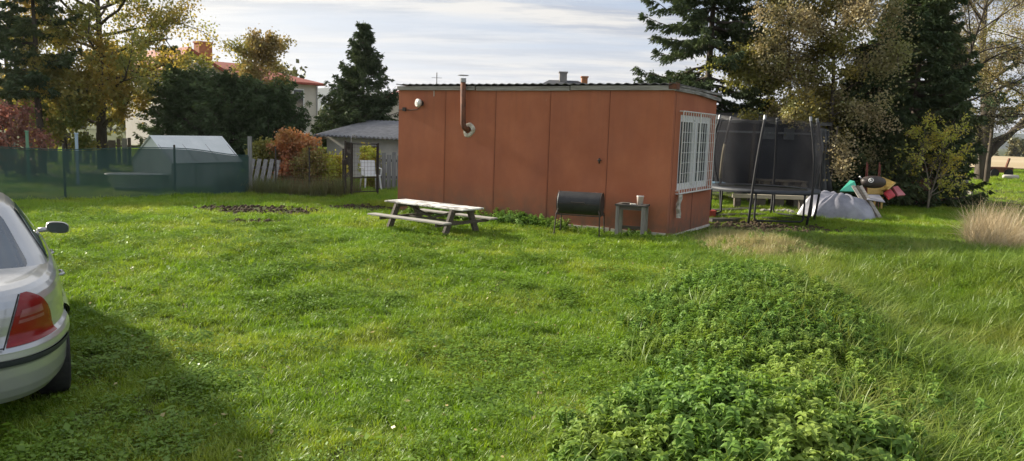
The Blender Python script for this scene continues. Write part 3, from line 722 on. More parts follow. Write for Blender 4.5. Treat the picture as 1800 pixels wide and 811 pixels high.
for sg in (1, -1):
    patch('side_window', cab_ring, zs, lambda p, z: sg * p[0] > .1 and yrf(z)[0] + .50 - .26 * (z - .9) / .5 < p[1] < -.09, M_CGLASS, car, .007)
    patch('side_window', cab_ring, zs, lambda p, z: sg * p[0] > .1 and -.01 < p[1] < yrf(z)[1] - .24, M_CGLASS, car, .007)
    patch('door_pillar', cab_ring, zs, lambda p, z: sg * p[0] > .1 and -.10 < p[1] < .0, M_RUB, car, .005, 8)
    tsel = lambda p, z: p[1] < -1.9 and sg * p[0] > .43 + (z - .62) * .30 and p[1] < -1.96 - .15 * max(0, (z - .635) / .305) ** 3
    tl = patch('tail_light', body_ring, np.linspace(.635, .94, 24), tsel, M_TAIL, car, .007, 50)
    for za, zb in ((.765, .785), (.80, .845)):
        patch('pale_lens', body_ring, np.linspace(za, zb, 4), lambda p, z: p[1] < -2.07 and sg * p[0] > .46 + (z - .62) * .30, M_TAILC, tl, .010, 40)
# lid and door gaps
mb = MB()
for sg in (1, -1):
    mb.beam((sg * .425, -2.375, .63), (sg * .52, -2.28, .955), .006, .006)
mb.beam((-.43, -2.375, .64), (.43, -2.375, .64), .006, .006); obj('boot_lid_gap', mb, M_RUB, body)
mb = MB(); mb.tube([(.80, -.95, .88), (.865, -.99, .55), (.86, -.86, .3)], .004, 4); obj('panel_gap', mb, M_RUB, body)
for sg in (1, -1):
    for y in (-.72, .42):
        mb = MB(); mb.tube([(sg * .835, y - .1, .80), (sg * .868, y - .07, .80), (sg * .868, y + .07, .80), (sg * .835, y + .1, .80)], .012, 8); obj('door_handle', mb, M_CAR, car, True)
    mb = MB(); P = []
    for yy, s_ in ((.0, .93), (.02, 1), (.06, .97), (.10, .8), (.13, .45), (.14, .1)):
        P.append([(sg * (.935 + .10 * s_ * sgnpow(math.cos(a), .7) + (.01)), .82 + yy, 0.975 + .058 * s_ * sgnpow(math.sin(a), .7) - .012 * math.cos(a)) for a in np.linspace(0, 2 * math.pi, 28, endpoint=False)])
    mb.grid(P, True); mb.beam((sg * .78, .86, .955), (sg * .88, .86, .96), .06, .04); mi = obj('door_mirror', mb, M_CAR, car, True)
    mb = MB(); mb.add([(sg * (.935 + .09 * sgnpow(math.cos(a), .7) + .01), .818, 0.975 + .049 * sgnpow(math.sin(a), .7) - .012 * math.cos(a)) for a in np.linspace(0, 2 * math.pi, 28, endpoint=False)], [tuple(range(28))])
    obj('mirror_glass', mb, M_CGLASS, mi)
for wy in WH:
    for sg in (1, -1):
        mb = MB(); pr = [(-.10, .20), (-.10, .29), (-.085, .312), (0, .316), (.085, .312), (.10, .29), (.10, .20)]
        P = [[(sg * .735 + a, wy + r_ * math.cos(t), WZ + r_ * math.sin(t)) for t in np.linspace(0, 2 * math.pi, 40, endpoint=False)] for a, r_ in pr]
        mb.grid(P, True); wh = bpy.data.objects.new('wheel', None); COL.objects.link(wh); wh.parent = car
        obj('tyre', mb, M_RUB, wh, True)
        mb = MB(); pr = [(-.09, .2), (.07, .2), (.085, .205), (.09, .19), (.06, .17), (.05, .05), (.065, .04), (.065, .001)]
        P = [[(sg * .735 + sg * a, wy + r_ * math.cos(t), WZ + r_ * math.sin(t)) for t in np.linspace(0, 2 * math.pi, 40, endpoint=False)] for a, r_ in pr]
        mb.grid(P, True); obj('rim', mb, M_STEEL, wh, True)
        mb = MB(); P = [[(sg * (.60 + .11 * k), wy + .36 * math.cos(t), WZ + .36 * math.sin(t)) for t in np.linspace(0, math.pi, 24)] for k in range(3)]
        mb.grid(P); obj('wheel_arch', mb, M_RUB, car)
for sg in (1, -1):
    mb = MB(); mb.box((sg * .5, 2.2, .55), (sg * .76, 2.30, .68)); obj('headlight', mb, M_WHITE, car, bevel=.02)
mb = MB(); mb.box((-.26, -2.385, .70), (.26, -2.365, .81)); obj('number_plate', mb, M_WHITE, car)

# ---------------------------------------------------------------- picnic table
M_TOP = mat('tabletop_worn', (.17, .16, .14), (.74, .72, .68), scale=3.2, rough=.6, bump=.2, bscale=15, stretch=(1, 1.4, 1), lo=.40, hi=.50)
M_OLDW = woodmat('old_wood', (.07, .055, .042), (.15, .125, .1), axis='x')
M_OLDW2 = woodmat('bench_wood', (.26, .24, .21), (.42, .39, .35), axis='x')
a = gp(662, 349, .54); b = gp(816, 367, .54)
ax = (b - a); TL = ax.length; trz = math.atan2(ax.y, ax.x)
TW = .74
ctr = (a + b) / 2 + Vector((-math.sin(trz), math.cos(trz), 0)) * TW / 2
tb = thing('picnic_table', 'weathered wooden picnic table with pale worn top before the shed', 'table', (ctr.x, ctr.y, float(terrain(ctr.x, ctr.y))), trz); tb.scale = (.90, .74, .7)
mb = MB()
for k in range(4):
    y = -TW / 2 + k * TW / 4; mb.box((-TL / 2, y, .72), (TL / 2, y + TW / 4 - .006, .76))
obj('tabletop', mb, M_TOP, tb, bevel=.006)
for sg in (-1, 1):
    mb = MB(); mb.box((-TL / 2 + .02, sg * .82 - .13, .42), (TL / 2 - .04, sg * .82 - .005, .46)); mb.box((-TL / 2 + .02, sg * .82 + .005, .42), (TL / 2 - .04, sg * .82 + .13, .46)); obj('bench_seat', mb, M_OLDW2, tb, bevel=.006)
for sx in (-1, 1):
    xx = sx * (TL / 2 - .32)
    for sg in (-1, 1):
        mb = MB(); mb.beam((xx, sg * .28, .71), (xx, sg * .62, -.05), .15, .06, up=(1, 0, 0)); obj('leg', mb, M_OLDW, tb)
    mb = MB(); mb.box((xx + .03, -.92, .34), (xx + .07, .92, .42)); mb.box((xx + .03, -.36, .63), (xx + .07, .36, .72)); obj('cross_beam', mb, M_OLDW, tb)
mb = MB(); mb.beam((-TL / 2 + .4, 0, .66), (0, 0, .4), .08, .04); mb.beam((TL / 2 - .4, 0, .66), (0, 0, .4), .08, .04); mb.box((-TL / 2 + .35, -.03, .35), (TL / 2 - .35, .03, .4)); obj('brace', mb, M_OLDW, tb)

# ---------------------------------------------------------------- barrel grill
g0 = gp(980, 419, 0); g1 = gp(1060, 415, 0)
L_ = Vector((.86, -.30, 0)).normalized()
gc = Vector(((g0.x + g1.x) / 2 - .02, (g0.y + g1.y) / 2 + .1, 0)); gz = float(terrain(gc.x, gc.y))
gr = thing('barrel_grill', 'black barrel grill on thin legs in front of the shed wall', 'grill', (gc.x, gc.y, gz), -.3)
bl = .395; br = .205; bz = .60 - gz
mb = MB(); mb.tube([(-bl, 0, bz), (-bl + .02, 0, bz), (bl - .02, 0, bz), (bl, 0, bz)], [br - .02, br, br, br - .02], 36); obj('barrel', mb, M_BLACK, gr, False, bevel=0)
mb = MB(); mb.tube([(-bl - .004, 0, bz), (-bl + .012, 0, bz)], br + .006, 36, False); mb.tube([(bl - .012, 0, bz), (bl + .004, 0, bz)], br + .006, 36, False)
mb.box((-bl + .03, -br - .008, bz - .006), (bl - .03, -br + .004, bz + .006)); obj('rim', mb, M_DARKM, gr)
mb = MB(); mb.tube([(-.12, -br - .0, bz + .03), (-.12, -br - .05, bz + .03), (.12, -br - .05, bz + .03), (.12, -br, bz + .03)], .008, 8); obj('handle', mb, M_DARKM, gr)
for x_ in (-.25, .25): mb = MB(); mb.tube([(x_ - .04, .09, bz + br * .93), (x_ + .04, .09, bz + br * .93)], .012, 8); obj('hinge', mb, M_RUST, gr)
for sx in (-1, 1):
    for sy in (-1, 1):
        mb = MB(); mb.tube([(sx * (bl - .03), sy * .17, bz - .1), (sx * (bl - .0), sy * .2, bz - .19), (sx * (bl + .02), sy * .26, -.04)], .012, 8); obj('leg', mb, M_DARKM, gr)
mb = MB(); mb.tube([(-bl, -.2, bz - .2), (bl, -.2, bz - .2)], .011, 8); mb.tube([(-bl, .2, bz - .2), (bl, .2, bz - .2)], .011, 8)
for sx in (-1, 1): mb.tube([(sx * bl, -.2, bz - .2), (sx * bl, .2, bz - .2)], .011, 8)
obj('frame', mb, M_DARKM, gr)

# ---------------------------------------------------------------- little side table with cup and plates
sc0 = Vector((SHX, SHY, 0)) + Vector((-math.cos(YAW), math.sin(YAW), 0)) * .56 - Vector((math.sin(YAW), math.cos(YAW), 0)) * .30; sz = float(terrain(sc0.x, sc0.y))
M_STW = mat('dark_tabletop', (.04, .036, .032), (.1, .09, .08), scale=9, rough=.7)
M_GREYLEG = woodmat('grey_leg', (.2, .18, .16), (.34, .32, .29), axis='z')
st = thing('side_table', 'small grey wooden table with dark top beside the barrel grill', 'table', (sc0.x, sc0.y, sz), -.35)
mb = MB(); mb.box((-.28, -.2, .565), (.28, .2, .595)); obj('tabletop', mb, M_STW, st, bevel=.004)
for x_ in (-.23, .23):
    for y_ in (-.16, .16): mb = MB(); mb.box((x_ - .03, y_ - .025, -.05), (x_ + .03, y_ + .025, .565)); obj('leg', mb, M_GREYLEG, st)
mb = MB(); mb.box((-.2, -.175, .50), (.2, -.155, .563)); obj('apron', mb, M_OLDW, st)
mb = MB(); mb.box((-.2, .155, .12), (.2, .175, .18)); obj('stretcher', mb, M_OLDW, st)
tpos = st.location + Vector((0, 0, .595))
def onst(x_, y_): return tpos + Matrix.Rotation(-.35, 3, 'Z') @ Vector((x_, y_, 0))
cu = thing('cup', 'tall pale paper cup standing on the small grey table', 'cup', onst(.14, -.03))
mb = MB(); mb.lathe([(0, .002), (.05, .002), (.062, .14), (.066, .15), (.06, .15), (.048, .01), (0, .01)], n=20); obj('cup_body', mb, mat('paper_cup', (.5, .36, .3), (.66, .6, .55), scale=8), cu, True)
mb = MB(); mb.lathe([(.0625, .148), (.068, .152), (.066, .158), (.056, .158)], n=20); obj('cup_rim', mb, M_WHITE, cu, True)
mb = MB(); mb.lathe([(0, .004), (.08, .004), (.12, .018), (.122, .02), (.08, .008), (0, .007)], n=28); pl = obj('plate', mb, M_STW, None, True); pl.location = onst(-.1, -.02); tag(pl, 'dark shallow plate lying on the small grey table', 'plate')
mb = MB(); mb.box((-.05, -.035, 0), (.05, .035, .02)); pk_ = obj('food_tray', mb, M_WHITEW, None, bevel=.006); pk_.location = onst(.03, -.12); tag(pk_, 'flat pale tray on the small grey table beside the cup', 'tray')

#@@PART2
# ---------------------------------------------------------------- trees
def perp(D, r):
    a = r.normal(size=D.shape); a -= (a * D).sum(1, keepdims=True) * D
    return a / (np.linalg.norm(a, axis=1, keepdims=True) + 1e-9)
def leaf_quads(P, D, size, width, r):
    D = D / (np.linalg.norm(D, axis=1, keepdims=True) + 1e-9); S = perp(D, r)
    s = (size * r.uniform(.6, 1.25, len(P)))[:, None]; w_ = (width * r.uniform(.7, 1.2, len(P)))[:, None]
    V = np.stack([P, P + D * s * .45 + S * w_, P + D * s, P + D * s * .45 - S * w_], 1).reshape(-1, 3)
    return V, np.arange(len(V)).reshape(-1, 4)
def tubes_np(S, n=5):
    """S list of (p0,p1,r0,r1)"""
    P0 = np.array([s[0] for s in S]); P1 = np.array([s[1] for s in S]); R0_ = np.array([s[2] for s in S]); R1_ = np.array([s[3] for s in S])
    D = P1 - P0; D /= np.linalg.norm(D, axis=1, keepdims=True) + 1e-9
    A = np.where(np.abs(D[:, 2:3]) < .9, np.array([[0, 0, 1.]]), np.array([[1., 0, 0]]))
    U = np.cross(D, A); U /= np.linalg.norm(U, axis=1, keepdims=True); W = np.cross(D, U)
    V = []
    for P, R in ((P0, R0_), (P1, R1_)):
        for k in range(n):
            a = 2 * math.pi * k / n; V.append(P + (U * math.cos(a) + W * math.sin(a)) * R[:, None])
    V = np.stack(V, 1).reshape(-1, 3); m = len(S); o = np.arange(m)[:, None] * 2 * n
    F = np.concatenate([o + np.array([[k, (k + 1) % n, n + (k + 1) % n, n + k]]) for k in range(n)])
    return V, F
def unit(v): v = np.asarray(v, float); return v / (np.linalg.norm(v) + 1e-9)

def deciduous(name, label, base, H, R, trunk_h, lm, bark, seed, nleaf=14, lsize=.07, limbs=13, up=.75, lean=(0, 0), r0=.12, droop=0.0, group=None, shape=.45, twig=5, jit=.13, cat='tree', stems=1, lw=.5):
    r = np.random.default_rng(seed); S = []; tips = []
    root = thing(name, label, cat, base, 0, group)
    def path(p, d, l, ra, rb, n, wig, dr):
        pts = [p]; d = unit(d)
        for k in range(n):
            d = unit(d + r.normal(0, wig, 3) + np.array([0, 0, -dr])); q = pts[-1] + d * l / n
            t0, t1 = k / n, (k + 1) / n; S.append((pts[-1], q, ra + (rb - ra) * t0, ra + (rb - ra) * t1)); pts.append(q)
        return pts
    for st in range(stems):
        sl = np.array([lean[0], lean[1], 1.]) + (r.normal(0, .16, 3) if stems > 1 else 0)
        tr = path(np.array([r.normal(0, .06) * (stems > 1), r.normal(0, .06) * (stems > 1), -.1]), sl, H * .93, r0, r0 * .12, 9, .05, 0)
        tr = np.array(tr)
        for k in range(limbs):
            t = (trunk_h / H) + (1 - trunk_h / H) * ((k + r.uniform(.1, .9)) / limbs) * .97
            q = t * .93 / .93 * 9; i = min(int(q), 8); p = tr[i] + (tr[i + 1] - tr[i]) * (q - i)
            tt = (t - trunk_h / H) / (1 - trunk_h / H)
            env = math.sqrt(max(.06, 1 - ((tt - shape) / (1.03 - shape if tt > shape else shape + .25)) ** 2))
            l = R * env * r.uniform(.75, 1.12); az = k * 2.4 + r.uniform(-.5, .5); u_ = up * (.45 + tt * .9)
            d = np.array([math.cos(az), math.sin(az), u_])
            rr = r0 * .42 * (1 - .6 * tt); lp = path(p, d, l, rr, rr * .25, 5, .13, droop * .3)
            for j in range(7):
                q = r.uniform(.25, 1) * 5; i = min(int(q), 4); pp = lp[i] + (lp[i + 1] - lp[i]) * (q - i); dd = unit(unit(lp[i + 1] - lp[i]) + r.normal(0, .6, 3))
                l2 = l * r.uniform(.25, .45); sp2 = path(pp, dd, l2, rr * .3, rr * .1, 3, .16, droop * .6)
                for m in range(twig):
                    q = r.uniform(.2, 1) * 3; i = min(int(q), 2); p3 = sp2[i] + (sp2[i + 1] - sp2[i]) * (q - i)
                    d3 = unit(unit(sp2[i + 1] - sp2[i]) + r.normal(0, .65, 3) + np.array([0, 0, -droop]))
                    l3 = l2 * r.uniform(.35, .8); q3 = p3 + d3 * l3; S.append((p3, q3, max(.004, rr * .09), .003)); tips.append((p3, q3))
    V, F = tubes_np(S, 5); npmesh('trunk', V, F, bark, root)
    if nleaf:
        A = np.array([t[0] for t in tips]); B = np.array([t[1] for t in tips]); k = r.integers(0, len(A), int(len(A) * nleaf))
        keepc = r.random(len(A)) < .85; k = k[keepc[k]]
        tt = r.random((len(k), 1)); P = A[k] + (B[k] - A[k]) * tt + r.normal(0, jit, (len(k), 3))
        D = r.normal(0, 1, (len(k), 3)) + np.array([0, 0, -.5]); V, F = leaf_quads(P, D, lsize, lsize * lw, r); npmesh('crown', V, F, lm, root)
    return root

def conifer(name, label, base, H, R, lm, bark, seed, dens=1.0, droop=.35, z0=.08, step=.3, spray=.13, power=.85, group=None, r0=.12, nb=7, gap=0.0, upt=.25, cat='tree', per=15, tubes_=True):
    r = np.random.default_rng(seed); S = []; A = []; B = []
    root = thing(name, label, cat, base, 0, group)
    wob = np.cumsum(r.normal(0, .02, (12, 2)), 0)
    def tp(t): i = min(int(t * 11), 10); f = t * 11 - i; q = wob[i] * (1 - f) + wob[i + 1] * f; return np.array([q[0], q[1], t * H])
    for k in range(11): S.append((tp(k / 11) - [0, 0, .1], tp((k + 1) / 11), r0 * (1 - k / 11.5), r0 * (1 - (k + 1) / 11.5)))
    z = H * z0
    while z < H * .985:
        t = z / H; Lb = R * ((1 - t) ** power) + .06
        for b in range(nb):
            if r.random() < gap: continue
            az = r.uniform(0, 6.28); l = Lb * r.uniform(.62, 1.18); p = tp(t); h_ = np.array([math.cos(az), math.sin(az), 0.]); pts = [p]; n = 6
            for k in range(n):
                s_ = (k + 1) / n; pts.append(p + h_ * l * s_ + np.array([0, 0, l * (-droop * s_ + upt * s_ * s_ * s_ + (.25 * t) * s_)]) + r.normal(0, .02 * l, 3))
            for k in range(n):
                S.append((pts[k], pts[k + 1], max(.006, .025 * l * (1 - k / n)), max(.004, .025 * l * (1 - (k + 1) / n))))
            nbr = max(4, int(l * 9 * dens)); side = np.array([-h_[1], h_[0], 0])
            for j in range(nbr):
                q = (.12 + .88 * (j + r.random()) / nbr); i = min(int(q * n), n - 1); pp = pts[i] + (pts[i + 1] - pts[i]) * (q * n - i)
                sl = (.10 + .42 * l * (1 - q) ** .7) * r.uniform(.5, 1.1); sg = 1 if r.random() < .5 else -1
                d = unit(h_ * .75 + side * sg * r.uniform(.3, 1) + np.array([0, 0, -r.uniform(.1, .75) * (droop + .25)]))
                A.append(pp); B.append(pp + d * min(sl, .55))
        z += step * r.uniform(.7, 1.3) * (1.1 - .5 * t)
    V, F = tubes_np(S, 5); npmesh('trunk', V, F, bark, root)
    A = np.array(A); B = np.array(B); n = int(len(A) * per); k = r.integers(0, len(A), n); tt = r.random((n, 1))
    D0 = (B - A)[k]; P = A[k] + D0 * tt + r.normal(0, .022, (n, 3)); D0 /= np.linalg.norm(D0, axis=1, keepdims=True) + 1e-9
    D = D0 + r.normal(0, .45, (n, 3)) + np.array([0, 0, -.35]); V, F = leaf_quads(P, D, spray, spray * .17, r); npmesh('crown', V, F, lm, root)
    return root

def bx(u, Y): return at(u, 250, Y).x
def base(u, Y): x = bx(u, Y); return (x, Y, float(terrain(x, Y)))
def ht(u, v, Y): return at(u, v, Y).z - float(terrain(bx(u, Y), Y))
L_SPR = leafmat('spruce_needles', (.045, .07, .04), (.085, .115, .055), (.09, .115, .05), trans=.12, gloss=.03, nscale=.8)
L_DARK = leafmat('dark_needles', (.05, .08, .042), (.095, .13, .06), (.11, .13, .055), trans=.12, gloss=.03, nscale=.9)
L_THU = leafmat('thuja_green', (.065, .10, .05), (.115, .155, .07), trans=.15, gloss=.03)  # leaf colours lightened to paint in a hazy veil
L_MAPLE = leafmat('maple_autumn', (.18, .24, .06), (.34, .35, .08), (.46, .35, .08), trans=.5, nscale=.5, tint=(1.15, 1, .7), cthr=.58)
L_GREENY = leafmat('yellow_green_leaves', (.20, .21, .05), (.34, .32, .08), (.33, .26, .06), trans=.45, nscale=.6, tint=(1.1, 1.05, .7))
L_BIRCH = leafmat('birch_leaves', (.20, .22, .06), (.36, .34, .09), (.30, .22, .09), trans=.4, nscale=.5, tint=(1.1, 1.05, .7), cthr=.55)
L_TAN = leafmat('tan_leaves', (.26, .21, .11), (.44, .36, .20), (.27, .28, .10), trans=.35, nscale=.6, tint=(1.1, 1, .8))
L_RED = leafmat('red_leaves', (.24, .10, .08), (.34, .16, .12), trans=.35, tint=(1.1, .9, .8))
L_ORANGE = leafmat('orange_leaves', (.55, .22, .11), (.68, .34, .15), (.33, .22, .06), trans=.4, tint=(1.1, .95, .8))
L_SAP = leafmat('sapling_leaves', (.40, .46, .07), (.66, .64, .12), (.66, .50, .08), trans=.45, nscale=2, tint=(1.1, 1.1, .7))
L_FAR = leafmat('far_leaves', (.06, .08, .035), (.12, .12, .05), (.16, .13, .05), trans=.2, nscale=.15)
gl_, gr_ = 'trees behind the green net fence', 'trees behind the trampoline and sapling'

deciduous('maple_tree', 'big maple with yellow brown autumn leaves behind the green net fence', base(180, 27), 8.8, 3.1, 1.5, L_MAPLE, M_BARK, 1, nleaf=52, lsize=.088, limbs=34, r0=.2, group=gl_, shape=.5, twig=6, up=.55)
deciduous('young_maple_tree', 'small golden maple low in front of the big maple', base(118, 25.5), 3.6, 1.1, .9, L_MAPLE, M_BARK, 2, nleaf=26, lsize=.10, limbs=11, r0=.06, group=gl_)
conifer('pine_tree', 'tall thin pine with a bare straight trunk left of the big maple', base(72, 24.5), 8.5, 1.9, L_DARK, M_BARK, 3, dens=1.1, droop=.15, z0=.3, step=.4, spray=.17, group=gl_, nb=6, gap=.1, per=22, r0=.13)
conifer('pine_tree', 'dark pine cut by the left edge of the photo', base(-25, 25), 8.2, 2.1, L_DARK, M_BARK, 4, dens=1.2, droop=.12, z0=.25, step=.38, spray=.17, group=gl_, nb=5, gap=.2, per=15, r0=.14)
deciduous('bare_tree', 'thin half bare tree between the left pines', base(18, 27), 7.4, 1.9, 1.6, L_MAPLE, M_BARK, 5, nleaf=9, lsize=.08, limbs=12, r0=.11, group=gl_)
deciduous('red_shrub', 'dull red leaved shrub at the left edge above the net fence', base(10, 22.5), ht(14, 185, 22.5), .95, .3, L_RED, M_BARK, 6, nleaf=16, lsize=.085, limbs=10, r0=.05, cat='shrub')
for i, (u, v, Y, R, sd_, lb) in enumerate(((298, 80, 29, 1.35, 11, 'thin topped pine just right of the big maple'), )):
    conifer('pine_tree', lb, base(u, Y), ht(u, v, Y), R, L_THU, M_BARK, sd_, dens=.9, droop=.05, z0=.15, step=.33, spray=.14, group=gl_, nb=6, gap=.1, power=.6, per=18)
for i, (u, v, Y, R, lb) in enumerate(((335, 128, 27, 1.3, 'leftmost of three dense dark thujas behind the greenhouse'), (405, 140, 26.5, 1.55, 'middle one of three dense dark thujas behind the greenhouse'), (478, 152, 27.3, 1.35, 'rightmost of three dense dark thujas, behind the orange shrub'))):
    conifer('thuja', lb, base(u, Y), ht(u, v, Y), R, L_THU, M_BARK, 20 + i, dens=1.25, droop=-.28, z0=.03, step=.16, spray=.14, group='thujas behind the greenhouse', nb=9, power=.36, per=17, upt=.2)
deciduous('birch_tree', 'thin crowned yellow green birch in front of the red roofed house', base(445, 34), ht(445, 55, 34), 1.45, 2.2, L_BIRCH, M_BARKL, 30, nleaf=26, lsize=.10, limbs=19, r0=.1, group=gl_, shape=.55)
conifer('spruce_tree', 'dense dark spruce left of the red shed', base(634, 31), ht(634, 36, 31), 2.45, L_SPR, M_BARK, 31, dens=1.3, droop=.12, z0=.04, step=.17, spray=.15, group=gl_, nb=8, power=1.0, per=18, upt=.3, gap=.2)

conifer('spruce_tree', 'tall open spruce with drooping boughs rising behind the right end of the shed', base(1243, 24), 11.2, 3.0, L_SPR, M_BARK, 40, dens=1.6, droop=.42, z0=.12, step=.33, spray=.14, group=gr_, nb=6, gap=.08, power=.72, per=26, r0=.16, upt=.30)
conifer('young_spruce_tree', 'short dark spruce between the tall spruce and the tan birch', base(1335, 25), ht(1335, 120, 25), .95, L_SPR, M_BARK, 41, dens=1.2, droop=.2, z0=.04, step=.24, spray=.14, group=gr_, nb=8, per=18)
deciduous('birch_tree', 'yellow green birch leaning left above the trampoline', base(1405, 23), 7.6, 1.9, 1.5, L_GREENY, M_BARK, 42, nleaf=36, lsize=.075, limbs=24, r0=.08, group=gr_, shape=.5, lean=(-.10, 0), droop=.25, twig=7, up=.6, jit=.12)
deciduous('birch_tree', 'tan brown half bare birch above the dark lean-to', base(1458, 22), 8.4, 1.9, 1.7, L_TAN, M_BARK, 43, nleaf=26, lsize=.065, limbs=32, r0=.09, group=gr_, shape=.45, droop=.2, twig=8, jit=.13, up=.55)
for i, (u, Y, H, R, pw_, lb) in enumerate(((1520, 22.8, 4.7, 1.45, .55, 'low dark evergreen behind the silver tarpaulin heap'), (1605, 23.2, 9.4, 1.9, .7, 'tallest dark conifer, behind the yellow sapling'), (1655, 25.5, 5.2, 1.15, .5, 'broad dark evergreen right of the yellow sapling'), (1560, 25, 7.2, 1.3, .7, 'narrow dark conifer beside the tallest one'), (1455, 25, 3.4, 1.3, .45, 'low dark evergreen behind the lean-to shed'))):
    conifer('dark_conifer', lb, base(u, Y), H, R, L_DARK, M_BARK, 50 + i, dens=1.35, droop=.2, z0=.02, step=.22, spray=.16, group='dark evergreens at the right edge of the yard', nb=8, power=pw_, per=19)
deciduous('bare_willow', 'brown leafless willow with fine twigs right of the dark conifers', base(1650, 24.6), 8.6, 2.7, 2.4, L_TAN, M_BARK, 60, nleaf=9, lsize=.05, limbs=30, r0=.10, group=gr_, twig=11, droop=.1, shape=.55, lean=(.06, 0), up=.8)
deciduous('bare_willow', 'yellowish thin twigged willow cut by the right edge of the photo', base(1835, 30), 9.8, 3.9, 2.9, L_BIRCH, M_BARK, 61, nleaf=24, lsize=.065, limbs=28, r0=.12, group=gr_, twig=8, droop=.15, shape=.55, lean=(-.10, 0), up=.8)
big = deciduous('old_tree', 'old thick trunked tree with forking limbs before the stubble field', base(1733, 42), 12, 3.6, 1.6, L_TAN, M_BARK, 62, nleaf=1, lsize=.05, limbs=13, r0=.42, group=gr_, shape=.6, up=1.0)
mb = MB(); mb.tube([(-.15, 0, .9), (.6, 0, 1.9), (1.6, 0, 2.9), (2.9, .2, 4.4)], [.24, .2, .17, .1], 8); mb.tube([(-1.2, 0, -.1), (-.9, 0, 1.0), (-.45, 0, 2.6), (-.1, 0, 4.0)], [.17, .16, .14, .1], 8)
obj('limb', mb, M_BARK, big, True)
conifer('pine_tree', 'dark pine crown above the old thick trunk', base(1742, 38), ht(1742, 60, 38), 1.7, L_DARK, M_BARK, 63, dens=.8, droop=.1, z0=.42, step=.5, spray=.2, group=gr_, nb=5, gap=.1, per=16, power=.5)
# far tree line
for i in range(30):
    u = -60 + i * 64; Y = 95 + 35 * math.sin(i * 2.3)
    if 700 < u < 1240: continue
    if u > 1600: Y += 170
    hh = (4.5 + 2.2 * math.sin(i * 1.7)) * (1.9 if u > 1600 else 1)
    deciduous('distant_tree', 'low leafy tree in the far tree line on the horizon', base(u, Y), hh, hh * .62, .5, L_FAR, M_BARK, 100 + i, nleaf=7, lsize=.55 if u < 1600 else .9, limbs=11, r0=.15, group='far tree line on the horizon', twig=4, jit=.4)

# yellow sapling
sb = gp(1635, 371, 0)
deciduous('sapling', 'young yellow green fruit sapling standing alone right of the tarpaulin heap', (sb.x, sb.y, float(terrain(sb.x, sb.y))), 2.2, 1.15, .5, L_SAP, M_BARKL, 70, nleaf=6, lsize=.075, limbs=10, r0=.035, shape=.45, up=1.25, twig=5, jit=.025, lean=(.04, 0), stems=2, lw=.3)
# orange and yellow shrubs by the fence
def shrub(name, label, u, Y, H, R, lm, seed, nl=14, ls=.07, g=None):
    return deciduous(name, label, base(u, Y), H, R, .12, lm, M_BARK, seed, nleaf=nl, lsize=ls, limbs=10, r0=.03, cat='shrub', up=1.1, shape=.55, group=g, stems=2, jit=.07)
shrub('orange_shrub', 'bright orange leaved shrub behind the wire fence', 508, 22, 1.4, .72, L_ORANGE, 80, 15, .085)
shrub('olive_shrub', 'dull yellow shrub behind the leaning boards', 462, 22, 1.3, .55, L_GREENY, 81, 12)
shrub('yellow_shrub', 'small yellow shrub beside the iron gate', 585, 21.6, .95, .45, L_SAP, 82, 9)
shrub('brown_shrub', 'brownish green shrub under the orange one', 550, 21.4, 1.0, .6, L_BIRCH, 83, 9)
shrub('red_shrub', 'low red leaved shrub in the shade behind the sapling', 1618, 22.4, 1.0, .5, L_RED, 84, 9, .05)

# tall weeds along the wire fence and the dry clump at the right
x = rng.uniform(-7.6, -4.2, 700); y = 19.9 + (x + 6) * .02 + rng.uniform(-.3, 1.2, 700)
var = [blade_clump(22, .12, .3, .8, .011, .5, rng) for _ in range(4)]
hp, htt, hs = place(x, y, rng.uniform(.3, .85, 700), .15)
scatter('tall_weeds', var, hp, htt, hs, rng.integers(0, 4, 700), leafmat('weed_blades', (.10, .13, .05), (.2, .2, .09), (.24, .19, .1), trans=.3), 'tall olive weeds growing through the wire fence', 'weeds')
dc = gp(1765, 440, 0); n = 520; y = dc.y + .9 + rng.normal(0, .9, n); x = y * .605 + np.abs(rng.normal(0, .7, n)) - .15 + .3 * rng.random(n)
var = [blade_clump(20, .16, .15, 1.0, .007, .8, rng) for _ in range(5)]
hp, htt, hs = place(x, y, rng.uniform(.3, 1.05, n), .3)
scatter('dry_weeds', var, hp, htt, hs, rng.integers(0, 5, n), leafmat('dry_weed_stalks', (.46, .35, .20), (.62, .50, .32), trans=.3, tint=(1, 1, .9)), 'pale dead weed stalks standing in a clump at the right edge', 'dry weeds')
n = 1500; x = rng.uniform(14, 44, n); y = rng.uniform(40, 60, n); hp, htt, hs = place(x, y, rng.uniform(.5, 1.0, n), .2); k = (np.abs(hp[:, 0] / hp[:, 1] - .64) > .07)
scatter('field_edge_weeds', var, hp[k], htt[k], hs[k], rng.integers(0, 5, k.sum()), leafmat('edge_weed_stalks', (.2, .17, .09), (.32, .26, .15), trans=.3), 'dry grass standing along the edge of the stubble field', 'dry grass')

# ---------------------------------------------------------------- houses
M_PLAST = mat('pale_render', (.52, .47, .41), (.6, .55, .49), scale=1.5, rough=.9)
M_TILE = mat('red_tiles', (.26, .055, .035), (.36, .09, .055), scale=6, rough=.8, bump=.5, bscale=12)
M_BRICK = mat('orange_brick', (.36, .14, .06), (.44, .2, .09), scale=8, rough=.9)
M_DGL = mat('dark_window', (.02, .025, .03), rough=.1, spec=.8)
def local_box(pts): pass
